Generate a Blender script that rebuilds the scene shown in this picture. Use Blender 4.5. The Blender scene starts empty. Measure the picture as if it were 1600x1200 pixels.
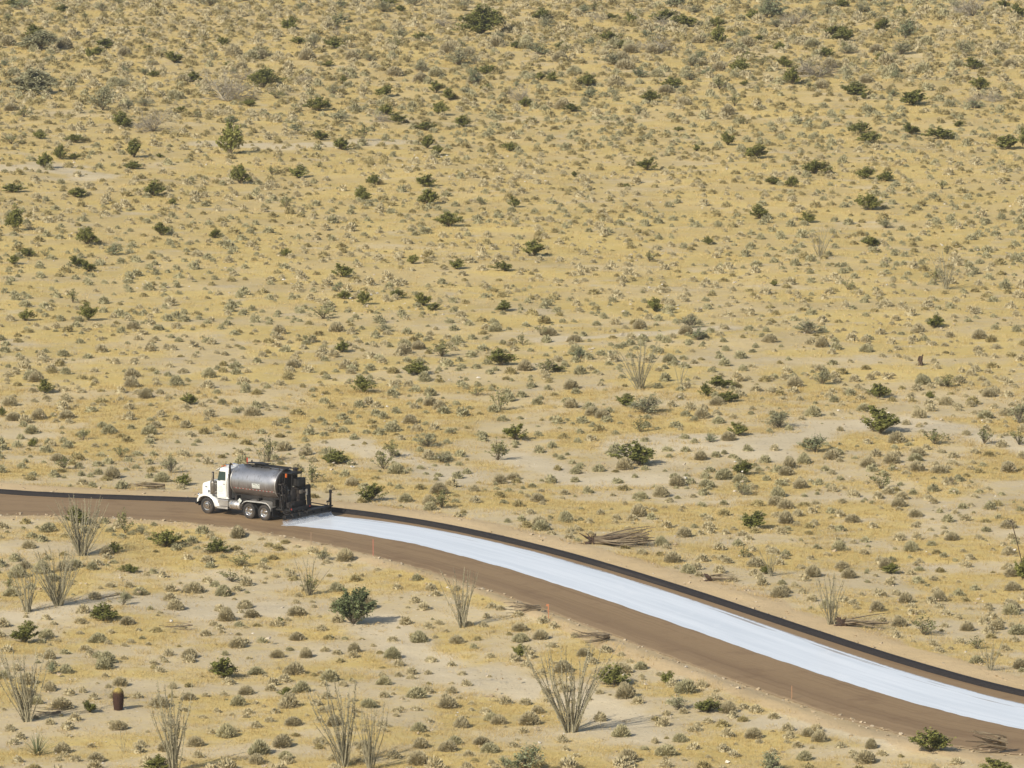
import bpy, math, random
import numpy as np
from mathutils import Vector, Matrix

# ------------------------------------------------------------------ camera, sky, sun, exposure
scene = bpy.context.scene
COL = scene.collection
CAM_H = 72.0
PITCH = math.atan((600 + 843) / 10430.0)
cam_data = bpy.data.cameras.new('camera')
cam_data.sensor_width = 36.0
cam_data.lens = 10430.0 / 1600.0 * 36.0
cam_data.clip_start = 1.0
cam_data.clip_end = 20000.0
cam = bpy.data.objects.new('camera', cam_data)
COL.objects.link(cam)
cam.location = (0, 0, CAM_H)
cam.rotation_euler = (math.pi / 2 - PITCH, 0, 0)
scene.camera = cam

SUN_ELEV = math.radians(35)
SUN_DIR = Vector((-0.66 * math.cos(SUN_ELEV), -0.75 * math.cos(SUN_ELEV), math.sin(SUN_ELEV))).normalized()  # towards the sun
world = bpy.data.worlds.new('World')
scene.world = world
world.use_nodes = True
wn = world.node_tree
for n in list(wn.nodes):
    wn.nodes.remove(n)
sky = wn.nodes.new('ShaderNodeTexSky')
sky.sky_type = 'NISHITA'
sky.sun_disc = False
sky.sun_elevation = SUN_ELEV
sky.sun_rotation = math.atan2(SUN_DIR.x, SUN_DIR.y)
sky.air_density = 1.0
sky.dust_density = 1.6
bg = wn.nodes.new('ShaderNodeBackground')
bg.inputs['Strength'].default_value = 0.11
wo = wn.nodes.new('ShaderNodeOutputWorld')
wn.links.new(sky.outputs[0], bg.inputs[0])
wn.links.new(bg.outputs[0], wo.inputs[0])

sd = bpy.data.lights.new('sun', 'SUN')
sd.energy = 4.2
sd.angle = math.radians(0.55)
sd.color = (1.0, 0.94, 0.82)
sun = bpy.data.objects.new('sun', sd)
COL.objects.link(sun)
sun.location = (-100, -100, 200)
sun.rotation_euler = (-SUN_DIR).to_track_quat('-Z', 'Y').to_euler()

scene.view_settings.view_transform = 'Standard'
scene.view_settings.look = 'None'
scene.view_settings.exposure = 0.16
scene.view_settings.gamma = 1.0
scene.view_settings.use_curve_mapping = False
scene.cycles.max_bounces = 4
scene.cycles.diffuse_bounces = 2
scene.cycles.transparent_max_bounces = 8

RS = np.random.RandomState(7)
random.seed(7)

# ------------------------------------------------------------------ noise and the lie of the land
_tab = np.random.RandomState(3).rand(4096)
def _h(ix, iy, seed):
    k = (ix * 374761393 + iy * 668265263 + seed * 974634777) & 0x7fffffff
    k = ((k ^ (k >> 13)) * 1274126177) & 0x7fffffff
    return _tab[(k ^ (k >> 16)) & 4095]
def vnoise(x, y, seed=0):
    x = np.asarray(x, float); y = np.asarray(y, float)
    ix = np.floor(x).astype(np.int64); iy = np.floor(y).astype(np.int64)
    fx = x - ix; fy = y - iy
    fx = fx * fx * (3 - 2 * fx); fy = fy * fy * (3 - 2 * fy)
    a = _h(ix, iy, seed); b = _h(ix + 1, iy, seed); c = _h(ix, iy + 1, seed); d = _h(ix + 1, iy + 1, seed)
    return (a * (1 - fx) + b * fx) * (1 - fy) + (c * (1 - fx) + d * fx) * fy
def fbm(x, y, seed=0, octv=4):
    s = 0; a = 0.5; t = 0
    for i in range(octv):
        s = s + a * vnoise(x * 2 ** i, y * 2 ** i, seed + i * 17); t += a; a *= 0.5
    return s / t
def sstep(a, b, x):
    t = np.clip((x - a) / (b - a), 0, 1)
    return t * t * (3 - 2 * t)

CP, SP = math.cos(PITCH), math.sin(PITCH)
def ray(px, py):
    u = (px - 800) / 10430.0; v = (600 - py) / 10430.0
    return Vector((u, CP + v * SP, -SP + v * CP))
def flat(px, py, z=0.0):
    r = ray(px, py); t = (z - CAM_H) / r.z
    return (r.x * t, r.y * t)
def to_px(x, y, z):
    dz = z - CAM_H
    f = y * CP - dz * SP
    up = y * SP + dz * CP
    return 800 + 10430 * x / f, 600 - 10430 * up / f

# road edges read off the photograph as ground points, then smoothed as y = f(x) in metres
def edge(pts, deg=4):
    w = np.array([flat(*p) for p in pts])
    c = np.polyfit(w[:, 0], w[:, 1], deg)
    d = np.polyder(c)
    lo, hi = w[:, 0].min(), w[:, 0].max()
    def f(x):
        x = np.asarray(x, float)
        xc = np.clip(x, lo, hi)
        base = np.polyval(c, xc); sl = np.polyval(d, xc)
        sl = np.clip(sl, -2.2, -0.25)
        return base + sl * (x - xc)
    return f
Y_BT = edge([(0, 766), (100, 768.5), (200, 773), (300, 779), (520, 797), (607, 805), (720, 823), (800, 839), (900, 864), (1000, 895),
             (1100, 928), (1200, 961), (1300, 990), (1400, 1022), (1500, 1051), (1600, 1076)])
Y_BB = edge([(0, 773), (100, 776), (200, 780.5), (300, 786), (550, 806.5), (607, 813), (720, 831), (800, 848), (900, 875), (1000, 906),
             (1100, 940), (1200, 971), (1300, 1002), (1400, 1036), (1500, 1064), (1600, 1089)])
Y_WU = edge([(440, 800), (521, 806), (607, 816.5), (720, 835), (800, 852), (900, 880), (975, 902), (1100, 943), (1200, 979), (1300, 1011),
             (1400, 1045), (1500, 1073), (1600, 1100)])
Y_WL = edge([(437, 820), (583, 841), (720, 869), (800, 889), (837, 900), (960, 942), (1050, 975), (1145, 1010), (1200, 1029),
             (1375, 1081), (1450, 1102), (1597, 1142)])
Y_RL = edge([(0, 802), (100, 807.5), (225, 816), (400, 834), (550, 855), (589, 866), (650, 880), (700, 898), (800, 936), (845, 957), (935, 990),
             (1025, 1025), (1075, 1042), (1200, 1081), (1300, 1109), (1417, 1142), (1525, 1170), (1600, 1189)])
XR0, XR1 = -260.0, 62.0
def road_dist(x, y):
    """>0 outside the road (metres from its nearest edge), <0 on it"""
    x = np.asarray(x, float); y = np.asarray(y, float)
    e = 0.25
    sl = (Y_BT(x + e) - Y_BT(x - e)) / (2 * e)
    cs = 1 / np.sqrt(1 + sl * sl)
    return np.maximum((y - Y_BT(x)) * cs, (Y_RL(x) - y) * cs)

def terrain(x, y):
    x = np.asarray(x, float); y = np.asarray(y, float)
    h = (fbm(x / 60, y / 90, 1, 3) - .5) * 1.6 + (fbm(x / 9, y / 12, 5, 3) - .5) * 0.55
    far = sstep(640, 800, y)
    h = h * (1 + 0.6 * far)
    rd = road_dist(x, y)
    inx = (x > XR0 - 5) & (x < XR1 + 25)
    k = np.where(inx, sstep(1.0, 22.0, rd), 1.0)
    h = h * k
    # low graded bank thrown up along the lower road edge
    bank = np.exp(-((rd - 1.6) / 0.9) ** 2) * np.where(y < Y_RL(x) + 1, 1, 0.5) * (0.10 + 0.22 * fbm(x / 1.7, y / 1.7, 9, 2))
    h = h + np.where(inx, bank, 0)
    h = np.where(inx & (rd < 0.2), 0.0, h)
    # the hillside the photograph was taken from
    hill = np.clip(1 - y / 285.0, 0, None)
    h = h + np.where(y > -50, 66 * hill ** 2, 66 * (1 + 50 / 285.0) ** 2)
    return h
def at(px, py):
    x, y = flat(px, py)
    for _ in range(6):
        x, y = flat(px, py, float(terrain(x, y)))
    return x, y, float(terrain(x, y))
def scale_at(y):
    return 10430.0 / (y * CP + CAM_H * SP)      # photo pixels per metre

# ------------------------------------------------------------------ helpers
def tag(o, label=None, cat=None, group=None, kind=None):
    if label: o['label'] = label
    if cat: o['category'] = cat
    if group: o['group'] = group
    if kind: o['kind'] = kind
    return o
def link(name, me, mat=None, parent=None):
    o = bpy.data.objects.new(name, me)
    COL.objects.link(o)
    if mat is not None and not me.materials:
        me.materials.append(mat)
    if parent: o.parent = parent
    return o
def empty(name, loc=(0, 0, 0), rz=0.0):
    o = bpy.data.objects.new(name, None)
    COL.objects.link(o); o.location = loc; o.rotation_euler = (0, 0, rz)
    o.empty_display_size = 0.3
    return o
def np_mesh(name, V, F, tint=None, smooth=False):
    """V (n,3); F (m,k) one face size"""
    V = np.asarray(V, np.float32); F = np.asarray(F, np.int32)
    me = bpy.data.meshes.new(name)
    me.vertices.add(len(V)); me.vertices.foreach_set('co', V.ravel())
    k = F.shape[1]
    me.loops.add(F.size); me.loops.foreach_set('vertex_index', F.ravel())
    me.polygons.add(len(F))
    me.polygons.foreach_set('loop_start', np.arange(0, F.size, k, dtype=np.int32))
    me.polygons.foreach_set('loop_total', np.full(len(F), k, np.int32))
    me.polygons.foreach_set('use_smooth', np.full(len(F), smooth, bool))
    me.update(calc_edges=True)
    if tint is not None:
        a = me.attributes.new('tint', 'FLOAT', 'POINT')
        a.data.foreach_set('value', np.asarray(tint, np.float32))
    return me
def merge(parts):
    Vs, Fs, Ts, o = [], [], [], 0
    for V, F, T in parts:
        Vs.append(V); Fs.append(F + o); Ts.append(T); o += len(V)
    return np.concatenate(Vs), np.concatenate(Fs), np.concatenate(Ts)

def leaf_quads(P, size, rs, aspect=1.0, upbias=0.3, tint=None):
    n = len(P)
    N = rs.normal(size=(n, 3)); N[:, 2] = np.abs(N[:, 2]) + upbias
    N /= np.linalg.norm(N, axis=1)[:, None]
    A = np.cross(N, rs.normal(size=(n, 3))); A /= np.linalg.norm(A, axis=1)[:, None] + 1e-9
    B = np.cross(N, A)
    s = (np.asarray(size) * (0.6 + 0.8 * rs.rand(n)))[:, None]
    A = A * s * aspect; B = B * s
    V = np.stack([P - A * .5, P - B * .5, P + A * .5, P + B * .5], 1).reshape(-1, 3)
    F = np.arange(4 * n).reshape(n, 4)
    T = np.repeat(rs.rand(n) if tint is None else tint, 4)
    return V, F, T
def tube_np(pts, r, n=4, tint=0.5):
    """tapered n-sided tube of quads"""
    pts = np.asarray(pts, float); r = np.asarray(r, float) * np.ones(len(pts))
    d = np.gradient(pts, axis=0); d /= np.linalg.norm(d, axis=1)[:, None] + 1e-9
    ref = np.array([0.31, 0.17, 0.93]) if abs(d[0][2]) < .8 else np.array([0.9, 0.3, 0.1])
    a = np.cross(d, ref); a /= np.linalg.norm(a, axis=1)[:, None] + 1e-9
    b = np.cross(d, a)
    th = np.arange(n) * 2 * math.pi / n
    V = (pts[:, None, :] + r[:, None, None] * (np.cos(th)[None, :, None] * a[:, None, :] + np.sin(th)[None, :, None] * b[:, None, :])).reshape(-1, 3)
    F = []
    for i in range(len(pts) - 1):
        for j in range(n):
            k = (j + 1) % n
            F.append((i * n + j, i * n + k, (i + 1) * n + k, (i + 1) * n + j))
    return V, np.array(F), np.full(len(V), tint)

class NT:
    def __init__(s, name):
        s.m = bpy.data.materials.new(name); s.m.use_nodes = True
        s.t = s.m.node_tree; s.b = s.t.nodes['Principled BSDF']; s.out = s.t.nodes['Material Output']
    def n(s, typ, **kw):
        x = s.t.nodes.new('ShaderNode' + typ)
        for k, v in kw.items(): setattr(x, k, v)
        return x
    def l(s, a, b): s.t.links.new(a, b)
    def noise(s, vec, scale, detail=4, rough=.6):
        x = s.n('TexNoise'); x.inputs['Scale'].default_value = scale; x.inputs['Detail'].default_value = detail
        x.inputs['Roughness'].default_value = rough
        if vec is not None: s.l(vec, x.inputs['Vector'])
        return x.outputs['Fac']
    def maprange(s, v, a, b, c=0.0, d=1.0, smooth=True):
        x = s.n('MapRange'); x.interpolation_type = 'SMOOTHSTEP' if smooth else 'LINEAR'
        s.l(v, x.inputs['Value'])
        for i, q in zip((1, 2, 3, 4), (a, b, c, d)): x.inputs[i].default_value = q
        return x.outputs['Result']
    def mix(s, f, a, b, blend='MIX'):
        x = s.n('Mix', data_type='RGBA', blend_type=blend)
        for i, v in ((0, f), (6, a), (7, b)):
            if hasattr(v, 'links') or hasattr(v, 'is_linked'): s.l(v, x.inputs[i])
            else: x.inputs[i].default_value = v if i == 0 else (*v, 1)
        return x.outputs[2]
    def math(s, op, a, b=None, clamp=False):
        x = s.n('Math', operation=op, use_clamp=clamp)
        for i, v in ((0, a), (1, b)):
            if v is None: continue
            if isinstance(v, (int, float)): x.inputs[i].default_value = v
            else: s.l(v, x.inputs[i])
        return x.outputs[0]
    def attr(s, name):
        x = s.n('Attribute'); x.attribute_name = name; return x.outputs['Fac']
    def ramp(s, fac, stops):
        x = s.n('ValToRGB'); e = x.color_ramp.elements
        while len(e) < len(stops): e.new(0.5)
        for q, (p, c) in zip(e, stops): q.position = p; q.color = (*c, 1)
        s.l(fac, x.inputs[0]); return x.outputs[0]
    def scaled(s, src, sc, rot=0.0):
        x = s.n('Mapping'); s.l(src, x.inputs['Vector']); x.inputs['Scale'].default_value = sc
        x.inputs['Rotation'].default_value = (0, 0, rot); return x.outputs[0]
    def bump(s, h, strength, dist):
        x = s.n('Bump'); x.inputs['Strength'].default_value = strength; x.inputs['Distance'].default_value = dist
        s.l(h, x.inputs['Height']); s.l(x.outputs[0], s.b.inputs['Normal'])

def simple(name, color, rough=.7, metal=0.0, var=0.12, scale=6.0):
    t = NT(name)
    g = t.n('TexCoord')
    f = t.noise(g.outputs['Object'], scale, 5)
    c = t.mix(f, tuple(v * (1 - var * 1.6) for v in color), tuple(min(1, v * (1 + var)) for v in color))
    t.l(c, t.b.inputs['Base Color'])
    t.b.inputs['Roughness'].default_value = rough
    t.b.inputs['Metallic'].default_value = metal
    return t.m
def foliage(name, stops, rough=.75, trans=.0):
    t = NT(name)
    oi = t.n('ObjectInfo')
    v = t.math('ADD', t.math('MULTIPLY', t.attr('tint'), 0.65), t.math('MULTIPLY', oi.outputs['Random'], 0.35))
    c = t.ramp(v, stops)
    t.l(c, t.b.inputs['Base Color'])
    t.b.inputs['Roughness'].default_value = rough
    t.b.inputs['Specular IOR Level'].default_value = 0.25
    return t.m

# ------------------------------------------------------------------ ground
def wash_mask(x, y):
    """pale bare sand of the washes, 0..1 (world metres)"""
    m = .7 * sstep(0.60, 0.78, fbm(x / 12 + 3, y / 8, 21, 4))
    def streak(pts, w):
        P = np.array([flat(*p) for p in pts]); best = np.full(np.shape(x), 1e9)
        for a, b in zip(P[:-1], P[1:]):
            ab = b - a; L = (ab ** 2).sum()
            t = np.clip(((x - a[0]) * ab[0] + (y - a[1]) * ab[1]) / L, 0, 1)
            best = np.minimum(best, np.hypot(x - a[0] - t * ab[0], (y - a[1] - t * ab[1]) * .6))
        wob = w * (0.1 + 1.5 * fbm(x / 4, y / 4, 33, 3))
        return 1 - sstep(wob * .5, wob * 1.4, best)
    for pts, w in (([(590, 965), (640, 1010), (700, 1045), (760, 1050), (830, 1075)], 2.2),
                   ([(905, 1085), (960, 1110), (1010, 1140)], 3.0),
                   ([(1200, 1130), (1330, 1145), (1420, 1165)], 2.0),
                   ([(0, 960), (180, 930), (330, 940), (440, 950)], 3.0),
                   ([(540, 690), (640, 715), (720, 735)], 2.6),
                   ([(980, 690), (1080, 685), (1190, 700), (1280, 665), (1440, 660), (1600, 690)], 3.2),
                   ([(800, 700), (900, 742), (1060, 740)], 2.2),
                   ([(850, 530), (1000, 520), (1130, 512)], 1.6),
                   ([(0, 265), (80, 262), (150, 275)], 3.5), ([(330, 225), (500, 225), (650, 215)], 3.0)):
        m = np.maximum(m, streak(pts, w))
    return m

def grass_mask(x, y):
    g = .25 + .75 * sstep(0.36, 0.62, fbm(x / 6, y / 5, 41, 4))
    return np.clip(g * (1 - 0.75 * wash_mask(x, y)), 0, 1)

def build_ground():
    ys = np.concatenate([np.linspace(-600, 300, 25)[:-1], np.linspace(300, 366, 25)[:-1],
                         366 + (920 - 366) * np.linspace(0, 1, 520) ** 1.12, 920 + np.geomspace(3, 9000, 34)])
    ti = np.linspace(-1, 1, 261)
    to = np.geomspace(1.04, 60, 22)
    ts = np.concatenate([-to[::-1], ti, to])
    Y, T = np.meshgrid(ys, ts, indexing='ij')
    X = T * (14 + 0.085 * np.clip(Y, 250, 1000))
    # stay flat under the road, whose sheets carry their own shape
    Z = terrain(X, Y)
    rd = road_dist(X, Y); inx = (X > XR0 - 5) & (X < XR1 + 25)
    Z = np.where(inx & (rd < 0.3), Z - 0.03, Z)
    V = np.stack([X, Y, Z], -1).reshape(-1, 3)
    ny, nx = X.shape
    i, j = np.meshgrid(np.arange(ny - 1), np.arange(nx - 1), indexing='ij')
    a = (i * nx + j).ravel()
    F = np.stack([a, a + 1, a + nx + 1, a + nx], 1)
    me = np_mesh('ground', V, F, smooth=True)
    for nm, val in (('wash', wash_mask(X, Y)), ('grass', grass_mask(X, Y)),
                    ('shoulder', np.where(inx, 1 - sstep(0.6, 1.0, rd / (2.6 + 3.0 * (fbm(X / 6, Y / 6, 77, 2) - .3))), 0)),
                    ('farther', sstep(440, 640, Y))):
        at_ = me.attributes.new(nm, 'FLOAT', 'POINT'); at_.data.foreach_set('value', val.ravel().astype(np.float32))
    t = NT('desert_floor')
    geo = t.n('NewGeometry').outputs['Position']
    big = t.noise(geo, 0.12, 5, .6)
    mid = t.noise(geo, 0.8, 5, .65)
    fine = t.noise(geo, 5.0, 5, .7)
    sand = t.mix(mid, (.50, .400, .240), (.62, .510, .325))
    sand = t.mix(t.attr('farther'), sand, t.mix(mid, (.49, .370, .160), (.60, .458, .212)))
    gold = t.mix(mid, (.51, .385, .138), (.62, .475, .185))
    g = t.math('ADD', t.attr('grass'), t.math('MULTIPLY', t.math('SUBTRACT', mid, .5), 1.5))
    g = t.math('ADD', g, t.math('MULTIPLY', t.math('SUBTRACT', fine, .5), 1.2))
    g = t.maprange(g, .0, 1.15)
    col = t.mix(g, sand, gold)
    rich = t.maprange(t.math('ADD', t.noise(t.scaled(geo, (1, .8, 1)), .33, 5, .6), t.math('MULTIPLY', t.attr('grass'), .12)), .58, .74, 0, .6)
    col = t.mix(rich, col, t.mix(fine, (.48, .345, .11), (.61, .455, .165)))
    pale = t.mix(fine, (.54, .45, .295), (.67, .57, .395))
    w = t.math('ADD', t.attr('wash'), t.math('MULTIPLY', t.math('SUBTRACT', mid, .5), .9))
    w = t.maprange(w, .35, 1.2, 0, .8)
    col = t.mix(w, col, pale)
    # gravel and litter: small dark and pale specks with a shape of their own
    vor = t.n('TexVoronoi'); vor.inputs['Scale'].default_value = 3.2; t.l(geo, vor.inputs['Vector'])
    sepc = t.n('SeparateColor'); t.l(vor.outputs['Color'], sepc.inputs[0])
    spot = t.maprange(vor.outputs['Distance'], .16, .30, 1, 0)
    dark = t.math('MULTIPLY', spot, t.maprange(sepc.outputs[0], .80, .84, 0, .75))
    col = t.mix(dark, col, (.24, .185, .115))
    white = t.math('MULTIPLY', spot, t.maprange(sepc.outputs[1], .93, .95, 0, .8))
    col = t.mix(white, col, (.66, .60, .50))
    gp = t.maprange(t.noise(geo, .23, 4), .55, .68, 0, .5)
    gv = t.maprange(fine, .35, .65)
    col = t.mix(gp, col, t.mix(gv, (.40, .33, .22), (.60, .52, .38)))
    sh = t.mix(mid, (.49, .36, .195), (.57, .43, .25))
    s_ = t.math('ADD', t.attr('shoulder'), t.math('MULTIPLY', t.math('SUBTRACT', mid, .5), .8))
    col = t.mix(t.maprange(s_, .3, .7, 0, .92), col, sh)
    lum = t.maprange(big, .3, .7, .86, 1.08, False)
    col = t.mix(1.0, col, t.n('CombineColor').outputs[0], 'MULTIPLY')
    cc = [n for n in t.t.nodes if n.bl_idname == 'ShaderNodeCombineColor'][0]
    for k in range(3): t.l(lum, cc.inputs[k])
    t.l(col, t.b.inputs['Base Color'])
    t.b.inputs['Roughness'].default_value = .95
    t.b.inputs['Specular IOR Level'].default_value = 0.1
    hgt = t.math('ADD', t.math('MULTIPLY', mid, .7), t.math('MULTIPLY', fine, .3))
    t.bump(hgt, .5, .35)
    return tag(link('ground', me, t.m), kind='structure')
build_ground()

# ------------------------------------------------------------------ road
def strip_mesh(name, f_lo, f_hi, x0, x1, nx, nv, z, zprof=None, x0b=None):
    xs = np.linspace(x0, x1, nx)
    # equal steps along the road rather than along x
    ym = (f_lo(xs) + f_hi(xs)) / 2
    s = np.concatenate([[0], np.cumsum(np.hypot(np.diff(xs), np.diff(ym)))])
    v = np.linspace(0, 1, nv)
    lo, hi = f_lo(xs), f_hi(xs)
    e = .25
    X = np.repeat(xs[:, None], nv, 1)
    if x0b is not None:      # starts on a slant, along the spray bar
        fr = (xs - x0) / (x1 - x0)
        X = X + (x0b - x0) * v[None, :] * (1 - fr)[:, None]
    Yv = f_lo(X) * (1 - v) + f_hi(X) * v
    Z = np.full_like(X, z)
    if zprof is not None: Z = Z + zprof(v)[None, :] * np.ones_like(X)
    V = np.stack([X, Yv, Z], -1).reshape(-1, 3)
    i, j = np.meshgrid(np.arange(nx - 1), np.arange(nv - 1), indexing='ij')
    a = (i * nv + j).ravel()
    F = np.stack([a, a + nv, a + nv + 1, a + 1], 1)
    me = np_mesh(name, V, F, smooth=True)
    for nm, val in (('along', np.repeat(s[:, None], nv, 1)), ('across', np.repeat(v[None, :], nx, 0))):
        q = me.attributes.new(nm, 'FLOAT', 'POINT'); q.data.foreach_set('value', val.ravel().astype(np.float32))
    return me
def road_coords(t, sx, sy):
    c = t.n('CombineXYZ')
    t.l(t.math('MULTIPLY', t.attr('along'), sx), c.inputs[0]); t.l(t.math('MULTIPLY', t.attr('across'), sy), c.inputs[1])
    return c.outputs[0]

t = NT('brown_road_base')
geo = t.n('NewGeometry').outputs['Position']
st = t.noise(road_coords(t, .035, 9), 1.0, 5, .6)
fi = t.noise(geo, 3.5, 5, .7)
md = t.noise(geo, .45, 4, .6)
rut = t.noise(road_coords(t, .05, 34), 1.0, 4, .55)
c = t.mix(st, (.215, .142, .072), (.29, .198, .105))
c = t.mix(t.maprange(fi, .3, .75, 0, .45), c, (.31, .205, .11))
c = t.mix(t.maprange(md, .5, .75, 0, .5), c, (.165, .10, .052))
c = t.mix(t.maprange(rut, .52, .66, 0, .38), c, (.165, .10, .05))
c = t.mix(t.maprange(rut, .44, .32, 0, .30), c, (.33, .225, .125))
# two damp, compacted wheel tracks near the lower side
ac = t.attr('across')
edge_ = t.maprange(t.math('ADD', ac, t.math('MULTIPLY', t.math('SUBTRACT', fi, .5), .05)), 0.0, .035, .85, 0)
c = t.mix(edge_, c, (.45, .315, .175))
tr = t.math('MULTIPLY', t.maprange(ac, .10, .18), t.maprange(ac, .20, .28, 1, 0))
c = t.mix(t.math('MULTIPLY', tr, .35), c, (.155, .095, .05))
t.l(c, t.b.inputs['Base Color']); t.b.inputs['Roughness'].default_value = .85
t.b.inputs['Specular IOR Level'].default_value = .2
t.bump(fi, .25, .06)
wig = lambda f, a, sd: (lambda x: f(x) + a * (fbm(np.asarray(x, float) / 1.3, 0, sd, 3) - .5))
tag(link('road', strip_mesh('road', lambda x: wig(Y_RL, 1.0, 61)(x) + .55 * (fbm(np.asarray(x, float) * 3.1, 0, 67, 2) - .5), Y_BB, XR0, XR1, 2200, 9, 0.012), t.m), kind='structure')

# the freshly sprayed strip, wet, with the sky's reflection put into its pale colour
X_SPRAY = flat(476, 806)[0]
t = NT('sprayed_emulsion')
geo = t.n('NewGeometry').outputs['Position']
st = t.noise(road_coords(t, .05, 7), 1.0, 6, .62)
st2 = t.noise(road_coords(t, .012, 3.1), 1.0, 3, .5)
fi = t.noise(geo, 2.0, 5, .7)
ac = t.attr('across'); al = t.attr('along')
c = t.mix(t.maprange(st, .3, .7), (.66, .69, .715), (.80, .82, .835))
c = t.mix(t.maprange(st2, .50, .72, 0, .25), c, (.56, .57, .59))
c = t.mix(t.maprange(t.noise(t.scaled(geo, (1, .5, 1), .6), .5, 5, .65), .55, .75, 0, .4), c, (.86, .86, .86))
t.l(c, t.b.inputs['Base Color']); t.b.inputs['Roughness'].default_value = .34
t.b.inputs['Specular IOR Level'].default_value = .45
up = t.math('SUBTRACT', 1.0, ac)
# bare brown shows through as thin lengthwise streaks, mostly near the upper edge
near_up = t.maprange(up, .02, .5, 1.0, .0)
hole = t.math('ADD', t.math('MULTIPLY', near_up, .30), st)
grow = t.maprange(al, 20, 75, .0, .05, False)
hole = t.maprange(t.math('ADD', hole, grow), .81, .93, 0, .65)
ed = t.math('ADD', t.math('MULTIPLY', t.math('SUBTRACT', st, .5), .16), t.math('MULTIPLY', t.math('SUBTRACT', fi, .5), .05))
e1 = t.maprange(t.math('ADD', up, ed), .0, .045)
e2 = t.maprange(t.math('ADD', ac, t.math('MULTIPLY', ed, .35)), .0, .012)
al_ = t.math('MULTIPLY', t.math('MULTIPLY', e1, e2), t.math('SUBTRACT', 1.0, hole))
t.l(al_, t.b.inputs['Alpha'])
t.bump(st, .08, .03)
tag(link('wet_sprayed_strip', strip_mesh('wet_sprayed_strip', lambda x: wig(Y_WL, .5, 63)(x) + .22 * (fbm(np.asarray(x, float) * 2.3, 0, 68, 2) - .5), Y_WU, flat(438, 819)[0], XR1, 700, 13, 0.018, x0b=flat(516, 803)[0]), t.m), kind='structure')

# black asphalt dike along the upper edge
t = NT('black_dike')
geo = t.n('NewGeometry').outputs['Position']
f = t.noise(geo, 3.0, 5); f2 = t.noise(road_coords(t, .06, 2.5), 1, 4)
c = t.mix(f, (.016, .014, .014), (.032, .028, .027))
c = t.mix(t.maprange(f2, .55, .75, 0, .5), c, (.07, .055, .042))
t.l(c, t.b.inputs['Base Color']); t.b.inputs['Roughness'].default_value = .8; t.b.inputs['Specular IOR Level'].default_value = .15
t.bump(f, .2, .05)
def y_dike_top(x): return Y_BT(x) - 0.0
prof = lambda v: np.interp(v, [0, .10, .22, .42, .62, .80, 1], [0, .17, .25, .27, .25, .16, -.05])
w_ = wig(lambda x: Y_BB(x) - .02, .12, 65)
def dike_hi(x):
    e = .25
    sl = (Y_BB(np.asarray(x) + e) - Y_BB(np.asarray(x) - e)) / (2 * e)
    return Y_BB(x) + 0.9 * np.sqrt(1 + sl * sl)
dk = strip_mesh('asphalt_dike', w_, wig(dike_hi, .25, 66), XR0, XR1, 700, 13, 0.02, prof)
tag(link('asphalt_dike', dk, t.m), 'long low black asphalt dike running along the far edge of the brown road', 'kerb')

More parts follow.
